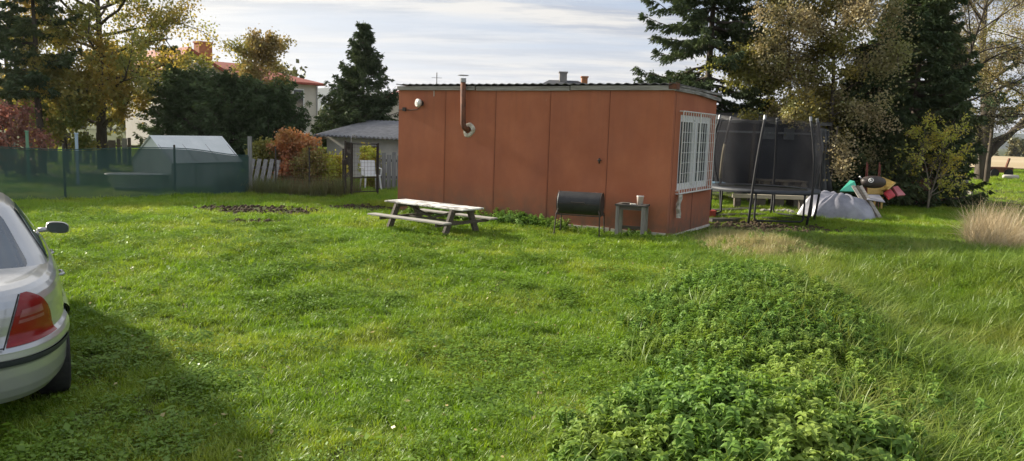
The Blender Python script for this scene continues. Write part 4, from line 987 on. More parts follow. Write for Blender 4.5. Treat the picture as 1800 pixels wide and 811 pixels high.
# red roofed house: long wall receding to the right
A = at(400, 150, 49); B = at(556, 150, 54); A.z = B.z = 0
hv = (B - A); hl = hv.length; hrz = math.atan2(hv.y, hv.x)
hs_ = thing('red_roofed_house', 'two storey pale house with red hipped roof behind the birch', 'house', (A.x, A.y, 0), hrz)
EH = 4.5; HD = 8.5
mb = MB(); mb.box((0, 0, -.3), (hl, HD, EH)); obj('wall', mb, M_PLAST, hs_)
mb = MB(); o_ = .45; e = EH; rd = 1.35
vs = [(-o_, -o_, e), (hl + o_, -o_, e), (hl + o_, HD + o_, e), (-o_, HD + o_, e), (-1.0, HD / 2, e + rd), (hl - 3.2, HD / 2, e + rd), (-o_, -o_, e + .14), (hl + o_, -o_, e + .14), (hl + o_, HD + o_, e + .14), (-o_, HD + o_, e + .14)]
mb.add(vs, [(0, 3, 2, 1), (0, 1, 7, 6), (1, 2, 8, 7), (2, 3, 9, 8), (3, 0, 6, 9), (6, 7, 5, 4), (7, 8, 5), (8, 9, 4, 5), (9, 6, 4)])
rf = obj('roof', mb, M_TILE, hs_)
mb = MB(); mb.box((-.3, HD / 2 - 1.3, e + .6), (.6, HD / 2 - .6, e + 2.35)); mb.box((-.35, HD / 2 - 1.35, e + 2.35), (.65, HD / 2 - .55, e + 2.45)); obj('chimney', mb, M_BRICK, rf)
for (px_, z_, w__) in ((hl - 1.9, 2.9, .9), (hl - 1.9, .6, .9), (hl - 5.0, 2.9, 1.2)):
    mb = MB(); mb.box((px_, -.03, z_), (px_ + w__, -.003, z_ + 1.3)); wn = obj('window', mb, M_WHITE, hs_)
    mb = MB(); mb.box((px_ + .08, -.045, z_ + .08), (px_ + w__ - .08, -.031, z_ + 1.22)); obj('pane', mb, M_DGL, wn)
mb = MB(); gw = 3.3; ga = e + 1.55
mb.add([(-gw * 1.15, -1.0, -.3), (.0, -1.0, -.3), (.0, -1.0, e - .1), (-gw * .95, -1.0, ga), (-gw * 1.15, -1.0, e + .35), (-gw * 1.15, 6, -.3), (0, 6, -.3), (0, 6, e - .1), (-gw * .95, 6, ga), (-gw * 1.15, 6, e + .35)], [(0, 1, 2, 3, 4), (1, 6, 7, 2), (9, 8, 7, 6, 5), (5, 0, 4, 9)]); obj('gable_wall', mb, M_PLAST, hs_)
mb = MB(); mb.add([(.35, -1.35, e - .22), (-gw * .95, -1.35, ga + .05), (-gw * .95, 6.2, ga + .05), (.35, 6.2, e - .22), (-gw * 1.25, -1.35, e + .25), (-gw * 1.25, 6.2, e + .25)], [(0, 3, 2, 1), (1, 2, 5, 4)])
mb.add([(.35, -1.36, e - .40), (.35, -1.36, e - .2), (-gw * .95, -1.36, ga + .07), (-gw * .95, -1.36, ga - .13)], [(0, 1, 2, 3)]); mb.add([(-gw * 1.25, -1.36, e + .08), (-gw * 1.25, -1.36, e + .28), (-gw * .95, -1.36, ga + .07), (-gw * .95, -1.36, ga - .13)], [(3, 2, 1, 0)]); obj('gable_roof', mb, M_TILE, hs_)
mb = MB(); mb.tube([(hl + .02, -.06, 0), (hl + .02, -.06, EH)], .05, 6); obj('downpipe', mb, M_STEEL, hs_)
# low house with grey roof
P0 = at(556, 250, 28.5); P1 = at(760, 250, 25.5); P0.z = P1.z = 0
hv = P1 - P0; hl = hv.length; hrz = math.atan2(hv.y, hv.x)
lh = thing('low_house', 'low cream outbuilding with grey corrugated roof behind the iron gate', 'house', (P0.x, P0.y, 0), hrz)
EH2 = ht(600, 236, 28)
mb = MB(); mb.box((.55, 0, -.2), (hl, 3.6, EH2 - .1)); obj('wall', mb, mat('cream_wall', (.62, .58, .52), (.74, .70, .63), scale=2, rough=.9), lh)
mb = MB(); P = []
for y_, z_ in ((-.55, EH2 - .06), (2.2, EH2 + .52), (4.1, EH2 + .2)):
    P.append([(x_, y_, z_ + .02 * math.cos(x_ * 2 * math.pi / .2)) for x_ in np.linspace(.45, hl + .2, 160)])
mb.grid(P); P2 = [[(x_, y_, z_ - .05) for x_, y_, z_ in r_] for r_ in P]; mb.grid(P2[::-1]); mb.grid([P2[0], P[0]])
obj('roof', mb, mat('grey_corrugated', (.15, .15, .16), (.22, .22, .23), scale=4, rough=.8), lh)
for x0_, x1_, z0_, z1_, m_ in ((1.5, 1.8, .0, 1.25, M_OLDW), (2.5, 3.1, .45, 1.15, M_DGL)):
    mb = MB(); mb.box((x0_, -.03, z0_), (x1_, -.003, z1_)); obj('door' if m_ is M_OLDW else 'window', mb, m_, lh)
mb = MB(); mb.beam((.55, -.5, -.1), (.55, -.5, EH2 - .1), .09, .09); obj('post', mb, M_FASC, lh)
mb = MB(); mb.beam((-.6, .3, -.1), (-.6, .3, EH2 - .12), .09, .09); obj('post', mb, M_FASC, lh)
mb = MB(); mb.box((-1.0, -.4, EH2 - .22), (.5, 2.6, EH2 - .12)); obj('porch_roof', mb, M_FASC, lh)
mb = MB(); mb.box((-.9, 2.2, 0), (.5, 2.3, EH2 - .25)); obj('porch_back', mb, mat('teal_dark', (.03, .05, .055), (.05, .075, .08)), lh)
# dark roofed house seen over the shed roof
def back_house(label, u0, u1, Y, ztop, roofm, chims, eav):
    x0_, x1_ = bx(u0, Y), bx(u1, Y); h_ = thing('distant_house', label, 'house', (x0_, Y, 0))
    W2 = x1_ - x0_; ze = eav
    mb = MB(); mb.box((0, 0, -.3), (W2, 7, ze)); obj('wall', mb, M_PLAST, h_)
    mb = MB(); mb.add([(-.4, -.4, ze), (W2 + .4, -.4, ze), (W2 + .4, 7.4, ze), (-.4, 7.4, ze), (W2 * .3, 3.5, ztop), (W2 * .7, 3.5, ztop)], [(0, 3, 2, 1), (0, 1, 5, 4), (1, 2, 5), (2, 3, 4, 5), (3, 0, 4)])
    rf = obj('roof', mb, roofm, h_)
    for u, v, w__, m_ in chims:
        p = at(u, v, Y + 3.4); mb = MB(); mb.box((p.x - x0_ - w__ / 2, 3.1, ztop - .8), (p.x - x0_ + w__ / 2, 3.7, p.z)); mb.box((p.x - x0_ - w__ / 2 - .05, 3.05, p.z), (p.x - x0_ + w__ / 2 + .05, 3.75, p.z + .08)); obj('chimney', mb, m_, rf)
M_SLATE = mat('dark_slate', (.04, .042, .05), (.07, .07, .08), scale=5, rough=.8)
back_house('dark roofed house whose ridge shows above the shed roof', 925, 1060, 45, at(975, 141, 48.5).z, M_SLATE, ((990, 129, .45, mat('grey_chimney', (.2, .19, .18), (.3, .28, .26))), (1027.5, 137, .35, M_BRICK)), 3.9)
back_house('distant house with pale red roof between spruce and shed', 676, 800, 60, at(720, 150, 63.5).z, mat('faded_red_tiles', (.42, .16, .13), (.5, .22, .18), scale=5), (), 4.0)
ap = at(768, 128, 46); mb = MB(); mb.tube([(0, 0, 0), (0, 0, ap.z)], .025, 6); mb.tube([(-.3, 0, ap.z - .3), (.3, 0, ap.z - .3)], .012, 5)
an = obj('antenna', mb, M_DARKM); an.location = (ap.x, 46, 0); tag(an, 'thin aerial mast showing above the shed roof left of the flue', 'antenna')

# ---------------------------------------------------------------- net fence, greenhouse, tub
M_NET = mat('green_net', (.04, .082, .08), (.055, .105, .10), scale=1.2, rough=.9, alpha=.85, stretch=(1, 1, .3), spec=.1)
M_NETT = mat('green_net_fold', (.025, .07, .065), (.04, .09, .085), scale=3, rough=.9)
nf0 = gp(-160, 362, 0); nf1 = gp(437, 343, 0)
hv = nf1 - nf0; nl_ = hv.length; nrz = math.atan2(hv.y, hv.x)
net = thing('net_fence', 'green shade net fence along the left edge of the lawn', 'fence', (nf0.x, nf0.y, 0), nrz)
hN = 1.14
mb = MB(); P = []
xs_ = np.linspace(0, nl_, 150)
for k in range(9):
    t = k / 8; P.append([(x, .03 * math.sin(x * 3.1 + t * 2) + .02 * math.sin(x * 9), .0 + t * (hN + (.03 if t == 1 else 0) * math.sin(x * 1.7) - .12 * sstep(nl_ - 1.5, nl_, x))) for x in xs_])
mb.grid(P); obj('net', mb, M_NET, net, True)
mb = MB(); mb.tube([(x, -.01, hN + .02 + .03 * math.sin(x * 1.7) - .12 * float(sstep(nl_ - 1.5, nl_, x))) for x in xs_], .012, 5); obj('top_cord', mb, M_NETT, net)
for x in np.arange(.4, nl_, 2.35):
    mb = MB(); mb.tube([(x, .06, -.1), (x, .06, hN + .12)], .025, 8); obj('post', mb, M_DARKM, net)
# greenhouse behind the net
gh0 = at(303, 345, 20.0)
gh = thing('greenhouse', 'small pale greenhouse with pitched plastic roof behind the net fence', 'greenhouse', (gh0.x, 20.0, 0), 1.05)
M_FOIL = mat('greenhouse_film', (.55, .6, .56), (.66, .7, .66), scale=3, rough=.45, alpha=.93)
GL, GD, GE, GRG = 2.2, 1.6, .78, 1.42
mb = MB(); mb.add([(0, 0, .0), (GL, 0, 0), (GL, 0, GE), (0, 0, GE)], [(0, 1, 2, 3)]); mb.add([(0, 0, 0), (0, GD, 0), (0, GD, GE), (0, GD / 2, GRG), (0, 0, GE)], [(4, 3, 2, 1, 0)]); mb.add([(GL, 0, 0), (GL, GD, 0), (GL, GD, GE), (GL, GD / 2, GRG), (GL, 0, GE)], [(0, 1, 2, 3, 4)]); mb.add([(0, GD, 0), (GL, GD, 0), (GL, GD, GE), (0, GD, GE)], [(3, 2, 1, 0)])
obj('wall', mb, M_FOIL, gh)
mb = MB(); mb.add([(-.06, -.06, GE - .05), (GL + .06, -.06, GE - .05), (GL + .06, GD / 2, GRG + .01), (-.06, GD / 2, GRG + .01), (GL + .06, GD + .06, GE - .05), (-.06, GD + .06, GE - .05)], [(0, 1, 2, 3), (3, 2, 4, 5)]); obj('roof', mb, mat('roof_film', (.66, .7, .68), (.76, .79, .77), scale=3, rough=.4), gh)
mb = MB()
for x in np.linspace(0, GL, 4):
    mb.tube([(x, -.012, 0), (x, -.012, GE), (x, GD / 2, GRG - .02), (x, GD + .012, GE), (x, GD + .012, 0)], .018, 6)
obj('frame', mb, M_STEEL, gh)
tu = gp(232, 338, 0); tub = thing('bathtub', 'old pale bathtub standing behind the net fence', 'tub', (tu.x, tu.y + .25, .0), .42)
mb = MB(); pr = ((.0, .02), (.24, .02), (.33, .12), (.38, .42), (.42, .44), (.41, .46), (.36, .44), (.28, .14), (0, .08)); P = [[(r_ * 1.75 * sgnpow(math.cos(a), .7), r_ * .8 * sgnpow(math.sin(a), .7), z_) for a in np.linspace(0, 2 * math.pi, 28, endpoint=False)] for r_, z_ in pr]
mb.grid(P, True); obj('basin', mb, M_WHITE, tub, True)
for sx in (-1, 1): mb = MB(); mb.box((sx * .4 - .03, -.1, -.03), (sx * .4 + .03, .1, .06)); obj('foot', mb, M_DARKM, tub)
M_PALE = woodmat('grey_board', (.19, .185, .18), (.34, .335, .33), axis='z')
gf = thing('garden_fence', 'old grey plank fence with gaps far behind the green net', 'fence', (bx(-20, 31), 31, 0), 0)
rg = random.Random(8); xg = 0
while xg < bx(300, 31) - bx(-20, 31):
    w__ = rg.uniform(.1, .35)
    if rg.random() < .72: mb = MB(); mb.box((xg, 0, 0), (xg + w__, .03, rg.uniform(.95, 1.3))); obj('board', mb, M_PALE if rg.random() < .4 else M_OLDW, gf)
    xg += w__ + rg.uniform(.02, .12)
mb = MB(); mb.box((0, .035, .7), (xg, .07, .78)); obj('rail', mb, M_OLDW, gf)
# blue post and small posts behind the fence
for u, vt, Y, m_, lb in ((134, 236, 20.5, mat('pale_blue_post', (.35, .45, .6), (.4, .5, .62)), 'pale blue post sticking up behind the net fence under the maple'), (47, 232, 20.5, mat('green_post', (.12, .25, .18), (.16, .3, .2)), 'thin green post behind the net fence at the left edge')):
    p = at(u, vt, Y); mb = MB(); mb.tube([(0, 0, -.1), (0, 0, p.z)], .04, 8); mb.tube([(0, 0, p.z), (0, 0, p.z + .03)], .055, 8); q = obj('post', mb, m_); q.location = (p.x, Y, 0); tag(q, lb, 'post')
# boards and tall plank at the end of the net
pb = gp(458, 338, 0); pal = thing('leaning_boards', 'panel of five grey boards leaning beside the net fence end', 'pallet', (pb.x, pb.y, 0), .1)
for k in range(5):
    x = -.33 + k * .165; mb = MB(); mb.beam((x, -.12, -.02), (x + .12, .14, .88 + .02 * math.sin(k * 3)), .105, .02, up=(0, 1, 0)); obj('board', mb, M_PALE, pal)
for z in (.2, .65): mb = MB(); mb.beam((-.36 + z * .13, -.07 + z * .3, z), (.42 + z * .13, -.07 + z * .3, z), .04, .08); obj('crossbar', mb, M_OLDW, pal)
pt = at(439, 240, 19.9); mb = MB(); mb.box((-.05, -.02, -.1), (.05, .02, pt.z)); q = obj('plank', mb, M_PALE); q.location = (pt.x, 19.9, 0); tag(q, 'tall grey plank standing upright at the end of the net fence', 'plank')
# wire fence
wf0 = gp(485, 342, 0); wf1 = gp(603, 346, 0); hv = wf1 - wf0; wl = hv.length
wf = thing('wire_fence', 'rusty wire mesh fence between the boards and the iron gate', 'fence', (wf0.x, wf0.y, 0), math.atan2(hv.y, hv.x))
for x in (0, wl * .5, wl): mb = MB(); mb.tube([(x, 0, -.1), (x, 0, 1.25)], .022, 6); obj('post', mb, M_DARKM, wf)
mb = MB()
for z in np.arange(.1, 1.2, .1): mb.tube([(0, 0, z), (wl, 0, z)], .0035, 3)
for x in np.arange(0, wl, .1): mb.tube([(x, 0, .05), (x, 0, 1.18)], .0035, 3)
obj('wire_mesh', mb, M_RUST, wf)
# gate
gt0 = gp(617, 348, 0); gt1 = gp(664, 346, 0); hv = gt1 - gt0; gl2 = hv.length
gt = thing('gate', 'narrow rusty pipe gate left of the shed', 'gate', (gt0.x, gt0.y, 0), math.atan2(hv.y, hv.x))
gh_ = 1.42
mb = MB(); mb.tube([(0, 0, -.1), (0, 0, gh_)], .025, 8); mb.tube([(-.16, .02, -.1), (-.16, .02, gh_ + .05)], .03, 8); obj('post', mb, M_DARKM, gt)
mb = MB(); mb.tube([(gl2, 0, -.1), (gl2, 0, gh_)], .025, 8); obj('post', mb, M_DARKM, gt)
mb = MB(); mb.tube([(.03, 0, gh_ - .03), (gl2 - .03, 0, gh_ - .03)], .015, 8); mb.tube([(.03, 0, .52), (gl2 - .03, 0, .52)], .014, 8); mb.tube([(.03, 0, .15), (gl2 - .03, 0, .15)], .014, 8)
for x in (.04, gl2 - .04): mb.tube([(x, 0, .12), (x, 0, gh_ - .02)], .014, 8)
obj('gate_frame', mb, M_DARKM, gt)
mb = MB()
for z in np.arange(.2, 1.35, .1): mb.tube([(.04, 0, z), (gl2 - .04, 0, z)], .003, 3)
for x in np.arange(.1, gl2, .1): mb.tube([(x, 0, .15), (x, 0, gh_ - .03)], .003, 3)
obj('wire_mesh', mb, M_RUST, gt)
mb = MB(); mb.box((-.26, -.04, .85), (-.12, .03, 1.0)); obj('lock_box', mb, M_DARKM, gt, bevel=.02)
mb = MB(); mb.tube([(.0, 0, gh_), (.0, .0, gh_ + .12), (.04, 0, gh_ + .2), (.1, 0, gh_ + .2), (.13, 0, gh_ + .1)], .014, 6); obj('hook', mb, M_STEEL, gt)
# board fence, chair and plants beyond the gate
bf = thing('board_fence', 'short fence of pale vertical boards behind the iron gate', 'fence', (bx(662, 23.2), 23.2, 0), 0)
for k in range(7): mb = MB(); mb.box((k * .155, 0, .0), (k * .155 + .13, .02, 1.05 + .05 * math.sin(k * 2.7))); obj('board', mb, M_PALE, bf)
mb = MB(); mb.box((0, .022, .3), (1.1, .05, .38)); mb.box((0, .022, .8), (1.1, .05, .88)); obj('crossbar', mb, M_OLDW, bf)
ch = thing('garden_chair', 'white plastic garden chair standing behind the iron gate', 'chair', (bx(652, 22.5), 22.5, 0), .5)
mb = MB(); mb.box((-.24, -.22, .40), (.24, .22, .44)); obj('seat', mb, M_WHITE, ch, bevel=.015)
mb = MB(); mb.beam((0, .22, .44), (0, .3, .85), .44, .025, up=(0, 1, 0)); obj('backrest', mb, M_WHITE, ch, bevel=.01)
for sx in (-1, 1):
    for sy in (-1, 1): mb = MB(); mb.beam((sx * .21, sy * .19, .41), (sx * .25, sy * .24, 0), .04, .03); obj('leg', mb, M_WHITE, ch)
    mb = MB(); mb.tube([(sx * .24, -.2, .42), (sx * .26, -.2, .63), (sx * .26, .24, .65)], .018, 6); obj('armrest', mb, M_WHITE, ch)
shrub('yellow_flowering_shrub', 'yellow flowering plant beside the white garden chair', 655, 23.6, 1.25, .3, L_SAP, 85, 8)

# ---------------------------------------------------------------- trampoline
TCx, TCy, TR, TZ = 5.68, 17.45, 1.17, .72
tz0 = float(terrain(TCx, TCy))
tp_ = thing('trampoline', 'round garden trampoline with dark safety net right of the shed', 'trampoline', (TCx, TCy, 0), 0)
M_NETD = mat('black_net', (.022, .022, .026), (.03, .03, .034), scale=3, rough=.9, alpha=.47, spec=.1)
M_TUBE = mat('black_tube', (.02, .02, .022), (.03, .03, .032), scale=9, rough=.75)
M_GAL = mat('galvanised', (.25, .26, .27), (.36, .37, .38), scale=9, rough=.45, metal=.6)
mb = MB(); mb.tube([(TR * math.cos(a), TR * math.sin(a), TZ) for a in np.linspace(0, 2 * math.pi, 49)], .022, 8, False); obj('ring', mb, M_GAL, tp_, True)
mb = MB(); mb.lathe([(0, TZ - .02), (TR - .2, TZ), (TR - .19, TZ + .004)], n=48); obj('jumping_mat', mb, M_TUBE, tp_)
mb = MB(); mb.lathe([(TR - .22, TZ + .03), (TR - .1, TZ + .05), (TR + .04, TZ + .04), (TR + .05, TZ), (TR + .04, TZ - .03)], n=48); obj('edge_pad', mb, mat('dark_blue_pad', (.03, .035, .045), (.05, .055, .065), scale=6, rough=.6), tp_, True)
mb = MB(); P = []
for k in range(10):
    t = k / 9; rr_ = TR - .12 + .12 * math.sin(math.pi * t) ; P.append([((rr_ + .02 * math.sin(a * 12 + t)) * math.cos(a), (rr_ + .02 * math.sin(a * 12)) * math.sin(a), TZ + .03 + t * (1.5 - .05 * math.cos(a * 6))) for a in np.linspace(0, 2 * math.pi, 72, endpoint=False)])
mb.grid(P, True); obj('safety_net', mb, M_NETD, tp_, True)
angs = [math.radians(a) for a in (-118, -58, 2, 62, 122, 182)]
for i, a in enumerate(angs):
    c_, s_ = math.cos(a), math.sin(a); mb = MB(); tl_ = 0
    pts = [((TR + .05 + .11 * math.sin(math.pi * t) - .12 * t * t) * c_, (TR + .05 + .11 * math.sin(math.pi * t) - .12 * t * t) * s_, .05 + t * 2.27) for t in np.linspace(0, 1, 12)]
    if i == 0: pts = [(p[0] + (p[2] / 2.4) * .18 - .05, p[1], p[2]) for p in pts]
    mb.tube(pts, .028, 8); pl_ = obj('net_pole', mb, M_TUBE, tp_, True)
    mb = MB(); mb.tube([tuple(Vector(pts[-1]) * .7 + Vector(pts[-2]) * .3), tuple(Vector(pts[-1]) + Vector((0, 0, .03)))], .03, 8); obj('pole_cap', mb, M_GAL, pl_)
    if i == 4: mb = MB(); mb.tube(pts[4:9], .036, 8); obj('pole_sleeve', mb, mat('foam_sleeve', (.4, .34, .22), (.5, .43, .3)), pl_, True)
for a in (-88, 32, 152):
    a0, a1 = math.radians(a - 27), math.radians(a + 27); r_ = TR
    p0 = Vector((r_ * math.cos(a0), r_ * math.sin(a0), 0)); p1 = Vector((r_ * math.cos(a1), r_ * math.sin(a1), 0)); z_ = Vector((0, 0, 1)); d = (p1 - p0).normalized() * .06
    zt = float(terrain(TCx + p0.x, TCy + p0.y)) + .09
    mb = MB(); mb.tube([p0 + z_ * TZ, p0 + z_ * (zt + .08), p0 + d * .4 + z_ * (zt + .02), p0 + d * 1.2 + z_ * zt, p1 - d * 1.2 + z_ * zt, p1 - d * .4 + z_ * (zt + .02), p1 + z_ * (zt + .08), p1 + z_ * TZ], .022, 8); obj('leg', mb, M_TUBE, tp_, True)

# ---------------------------------------------------------------- dark lean-to and clutter
ln = thing('lean_to', 'dark tarpaulin covered lean-to behind the trampoline', 'shed', (bx(1200, 21.6), 21.6, 0), .05)
wL = bx(1448, 21.6) - bx(1200, 21.6)
M_TARPD = mat('black_tarpaulin', (.03, .032, .038), (.075, .08, .09), scale=2.2, rough=.7, bump=.6, bscale=4)
def wobsheet(a, b, c, d, n=14, m=20, amp=.03, sd_=0):
    a, b, c, d = map(Vector, (a, b, c, d)); nn = (b - a).cross(d - a).normalized(); P = []
    for i in range(n + 1):
        t = i / n; r_ = []
        for j in range(m + 1):
            s_ = j / m; p = (a * (1 - s_) + b * s_) * (1 - t) + (d * (1 - s_) + c * s_) * t; r_.append(p + nn * amp * (float(noise(s_ * 7 + sd_, t * 4, 7)) * 2 - 1 + .6 * math.sin(s_ * 19 + t * 3)))
        P.append(r_)
    return P
mb = MB(); mb.grid(wobsheet((0, 0, .35), (wL, 0, .35), (wL, 0, 2.28), (0, 0, 2.28))); mb.grid(wobsheet((wL, 0, .2), (wL, 1.9, .2), (wL, 1.9, 2.2), (wL, 0, 2.28), sd_=3)); obj('tarpaulin_wall', mb, M_TARPD, ln, True)
mb = MB(); mb.grid(wobsheet((-.1, -.25, 2.32), (wL + .15, -.25, 2.36), (wL + .15, 2.1, 2.62), (-.1, 2.1, 2.58), amp=.025)); mb.box((-.1, -.27, 2.26), (wL + .15, -.23, 2.34)); obj('roof', mb, M_ROOF, ln)
for x in (.02, wL * .5, wL - .02): mb = MB(); mb.beam((x, -.08, -.05), (x, -.08, 2.3), .08, .08); obj('post', mb, M_OLDW, ln)
mb = MB(); mb.box((0, -.12, 2.0), (wL, -.07, 2.05)); obj('rail', mb, M_GAL, ln)
for x, w__ in ((wL * .55, .42), (wL * .72, .3)): mb = MB(); mb.box((x, -.07, 1.85), (x + w__, -.045, 2.18)); obj('window', mb, mat('grey_window_sheet', (.16, .17, .18), (.24, .25, .26), rough=.3), ln)
rp = at(1452, 300, 20.8); lp_ = thing('tarpaulin_bundle', 'crumpled dark tarpaulin hung over poles at the right end of the lean-to', 'tarpaulin', (rp.x, 20.9, 0))
mb = MB(); mb.grid(wobsheet((-.35, 0, .1), (.25, .1, .0), (.1, .2, 2.15), (-.3, 0, 2.2), amp=.16, sd_=5)); obj('sheet', mb, mat('grey_tarpaulin', (.05, .055, .06), (.16, .165, .17), scale=3, rough=.6, bump=.5, bscale=5), lp_, True)
for dx_ in (-.3, .2): mb = MB(); mb.tube([(dx_, .1, -.05), (dx_ + .1, .12, 2.25)], .03, 6); obj('pole', mb, M_OLDW, lp_)
# pallets
M_PAL = woodmat('pallet_wood', (.20, .165, .12), (.36, .30, .23), axis='x')
def pallet(label, u, Y, z, rz, g):
    t = thing('pallet', label, 'pallet', (bx(u, Y), Y, z), rz, g)
    for y in (-.38, -.19, 0, .19, .38): mb = MB(); mb.box((-.6, y - .05, .122), (.6, y + .05, .144)); obj('board', mb, M_PAL, t)
    for x in (-.5, 0, .5):
        for y in (-.35, 0, .35): mb = MB(); mb.box((x - .07, y - .05, .022), (x + .07, y + .05, .1)); obj('block', mb, M_PAL, t)
        mb = MB(); mb.box((x - .07, -.42, .101), (x + .07, .42, .121)); obj('stringer', mb, M_PAL, t)
    for y in (-.35, 0, .35): mb = MB(); mb.box((-.6, y - .05, 0), (.6, y + .05, .021)); obj('skid', mb, M_PAL, t)
for i, lb in enumerate(('bottom one of the wooden pallets stacked behind the trampoline', 'second lowest pallet of the stack behind the trampoline', 'top pallet of the stack behind the trampoline')):
    pallet(lb, 1372 + i * 2, 20.9, .32 + i * .146, .03 * i, 'pallets stacked behind the trampoline')
cbl = thing('block_base', 'low stack of pale blocks under the pallets', 'blocks', (bx(1372, 20.9), 20.9, 0))
for k, x in enumerate((-.5, 0, .5)): mb = MB(); mb.box((x - .12, -.3, -.05), (x + .12, .3, .315)); obj('block', mb, M_PLINTH, cbl, bevel=.01)
# long pale beam on trestles
b0 = at(1288, 341, 19.8); b1 = at(1424, 347, 19.8)
lb_ = thing('long_beam', 'long pale wooden beam lying raised behind the trampoline legs', 'beam', (b0.x, 19.8, 0)); wv = b1.x - b0.x
mb = MB(); mb.box((0, 0, b0.z - .1), (wv, .12, b0.z)); obj('beam', mb, woodmat('fresh_wood', (.38, .33, .24), (.52, .46, .35)), lb_, bevel=.005)
for x in (.15, wv - .2): mb = MB(); mb.box((x - .05, .0, -.05), (x + .05, .12, b0.z - .101)); obj('support', mb, M_OLDW, lb_)
# crates at the shed corner
def crate(name, label, u, v0, v1, Y, w__, c1, c2, d_=.35):
    p = at(u, v1, Y); q = at(u, v0, Y); z0_ = p.z; h_ = q.z - p.z; t = thing(name, label, 'crate', (p.x, Y, z0_))
    mb = MB(); mb.box((-w__ / 2, 0, 0), (w__ / 2, d_, .02)); 
    for bxx in (((-w__ / 2, 0, .02), (w__ / 2, .02, h_)), ((-w__ / 2, d_ - .02, .02), (w__ / 2, d_, h_)), ((-w__ / 2, .02, .02), (-w__ / 2 + .02, d_ - .02, h_)), ((w__ / 2 - .02, .02, .02), (w__ / 2, d_ - .02, h_))): mb.box(*bxx)
    m_ = mat(name + '_plastic', c1, c2, scale=5, rough=.5); obj('box', mb, m_, t, bevel=.006)
    mb = MB(); mb.box((-w__ / 2 - .015, -.015, h_ - .03), (w__ / 2 + .015, d_ + .015, h_ + .004)); obj('rim', mb, m_, t, bevel=.004)
    return t
bench = thing('plank_shelf', 'low plank shelf of grey boards between the shed and the pallets', 'shelf', (bx(1290, 20.2), 20.2, 0))
mb = MB(); mb.box((-1.1, -.2, .44), (.35, .25, .48)); obj('board', mb, M_OLDW2, bench)
for x in (-.9, .2): mb = MB(); mb.box((x - .05, -.15, -.05), (x + .05, .2, .44)); obj('leg', mb, M_OLDW, bench)
bc = crate('blue_crate', 'pale blue plastic crate on the plank shelf by the shed corner', 1262, 331, 344, 20.1, .34, (.22, .36, .5), (.3, .44, .56), .3)
rc = crate('red_crate', 'red plastic crate on the grass by the shed corner', 1252, 343, 357, 17.4, .2, (.45, .05, .03), (.55, .08, .05), .25)
rc.location.z = float(terrain(rc.location.x, 17.4)) + .0; bc.location.z = .485
# rubble
rb_ = random.Random(3)
for i in range(9):
    u = 1352 + i * 6.2; Y = 19.2 + rb_.uniform(-.2, .2); mb = MB(); P = []
    for a_ in range(5):
        th_ = math.pi * a_ / 4; P.append([(math.sin(th_) * math.cos(k * 1.05) * rb_.uniform(.08, .13), math.sin(th_) * math.sin(k * 1.05) * rb_.uniform(.07, .1), .06 + math.cos(th_) * .06) for k in range(6)])
    mb.grid(P, True); q = obj('stone', mb, M_FASC); q.location = (bx(u, Y), Y, float(terrain(bx(u, Y), Y)) - .01); tag(q, 'rough pale lump in the rubble under the long beam', 'stone', 'rubble lumps under the long beam')
# dark planks on the ground beneath the trampoline
for i, (u0, v0, u1, v1) in enumerate(((1240, 378, 1400, 375), (1246, 386, 1392, 384), (1250, 372, 1330, 368))):
    p = gp(u0, v0, .05); q_ = gp(u1, v1, .05); mb = MB(); mb.beam((0, 0, .03), q_ - p + Vector((0, 0, .03)), .26, .07); q = obj('dark_plank', mb, mat('wet_dark_wood', (.035, .03, .028), (.1, .09, .085), scale=6, rough=.5)); q.location = (p.x, p.y, float(terrain(p.x, p.y)) + .02)
    tag(q, ('middle one of the dark wet planks under the trampoline', 'nearest of the dark wet planks under the trampoline', 'farthest and shortest dark wet plank under the trampoline')[i], 'plank', 'dark planks on the ground')

# silver tarpaulin heap
M_SILV = mat('silver_tarpaulin', (.20, .20, .235), (.34, .34, .39), scale=2.5, rough=.4, bump=.5, bscale=5)
tp0 = gp(1490, 388, 0); hp_ = thing('tarpaulin_heap', 'silver grey tarpaulin draped over a low heap right of the trampoline', 'tarpaulin', (tp0.x, tp0.y + .55, float(terrain(tp0.x, tp0.y + .5))))
mb = MB(); P = []
for i in range(34):
    t = i / 33; r_ = []
    for j in range(64):
        a_ = 2 * math.pi * j / 64; rad = 1 - t; ex = (.95 + .16 * math.sin(a_ * 3 + 1) + .07 * math.sin(a_ * 7)) * rad; ey = (.6 + .08 * math.sin(a_ * 4)) * rad
        x_, y_ = ex * sgnpow(math.cos(a_), .8), ey * sgnpow(math.sin(a_), .8)
        hgt_ = .50 * (1 - rad ** 3.0) * (1 - .28 * (x_ + .2)) + .09 * (1 - abs(2 * float(noise(x_ * 2.6 + 9, y_ * 2.6, 4)) - 1) * 1.7) * 1.5 * min(1, (1 - rad) * 5) + .035 * math.sin(a_ * 11) * rad * (1 - rad) * 4
        r_.append((x_, y_, max(-.02, hgt_)))
    P.append(r_)
mb.grid(P, True); obj('sheet', mb, M_SILV, hp_, True)
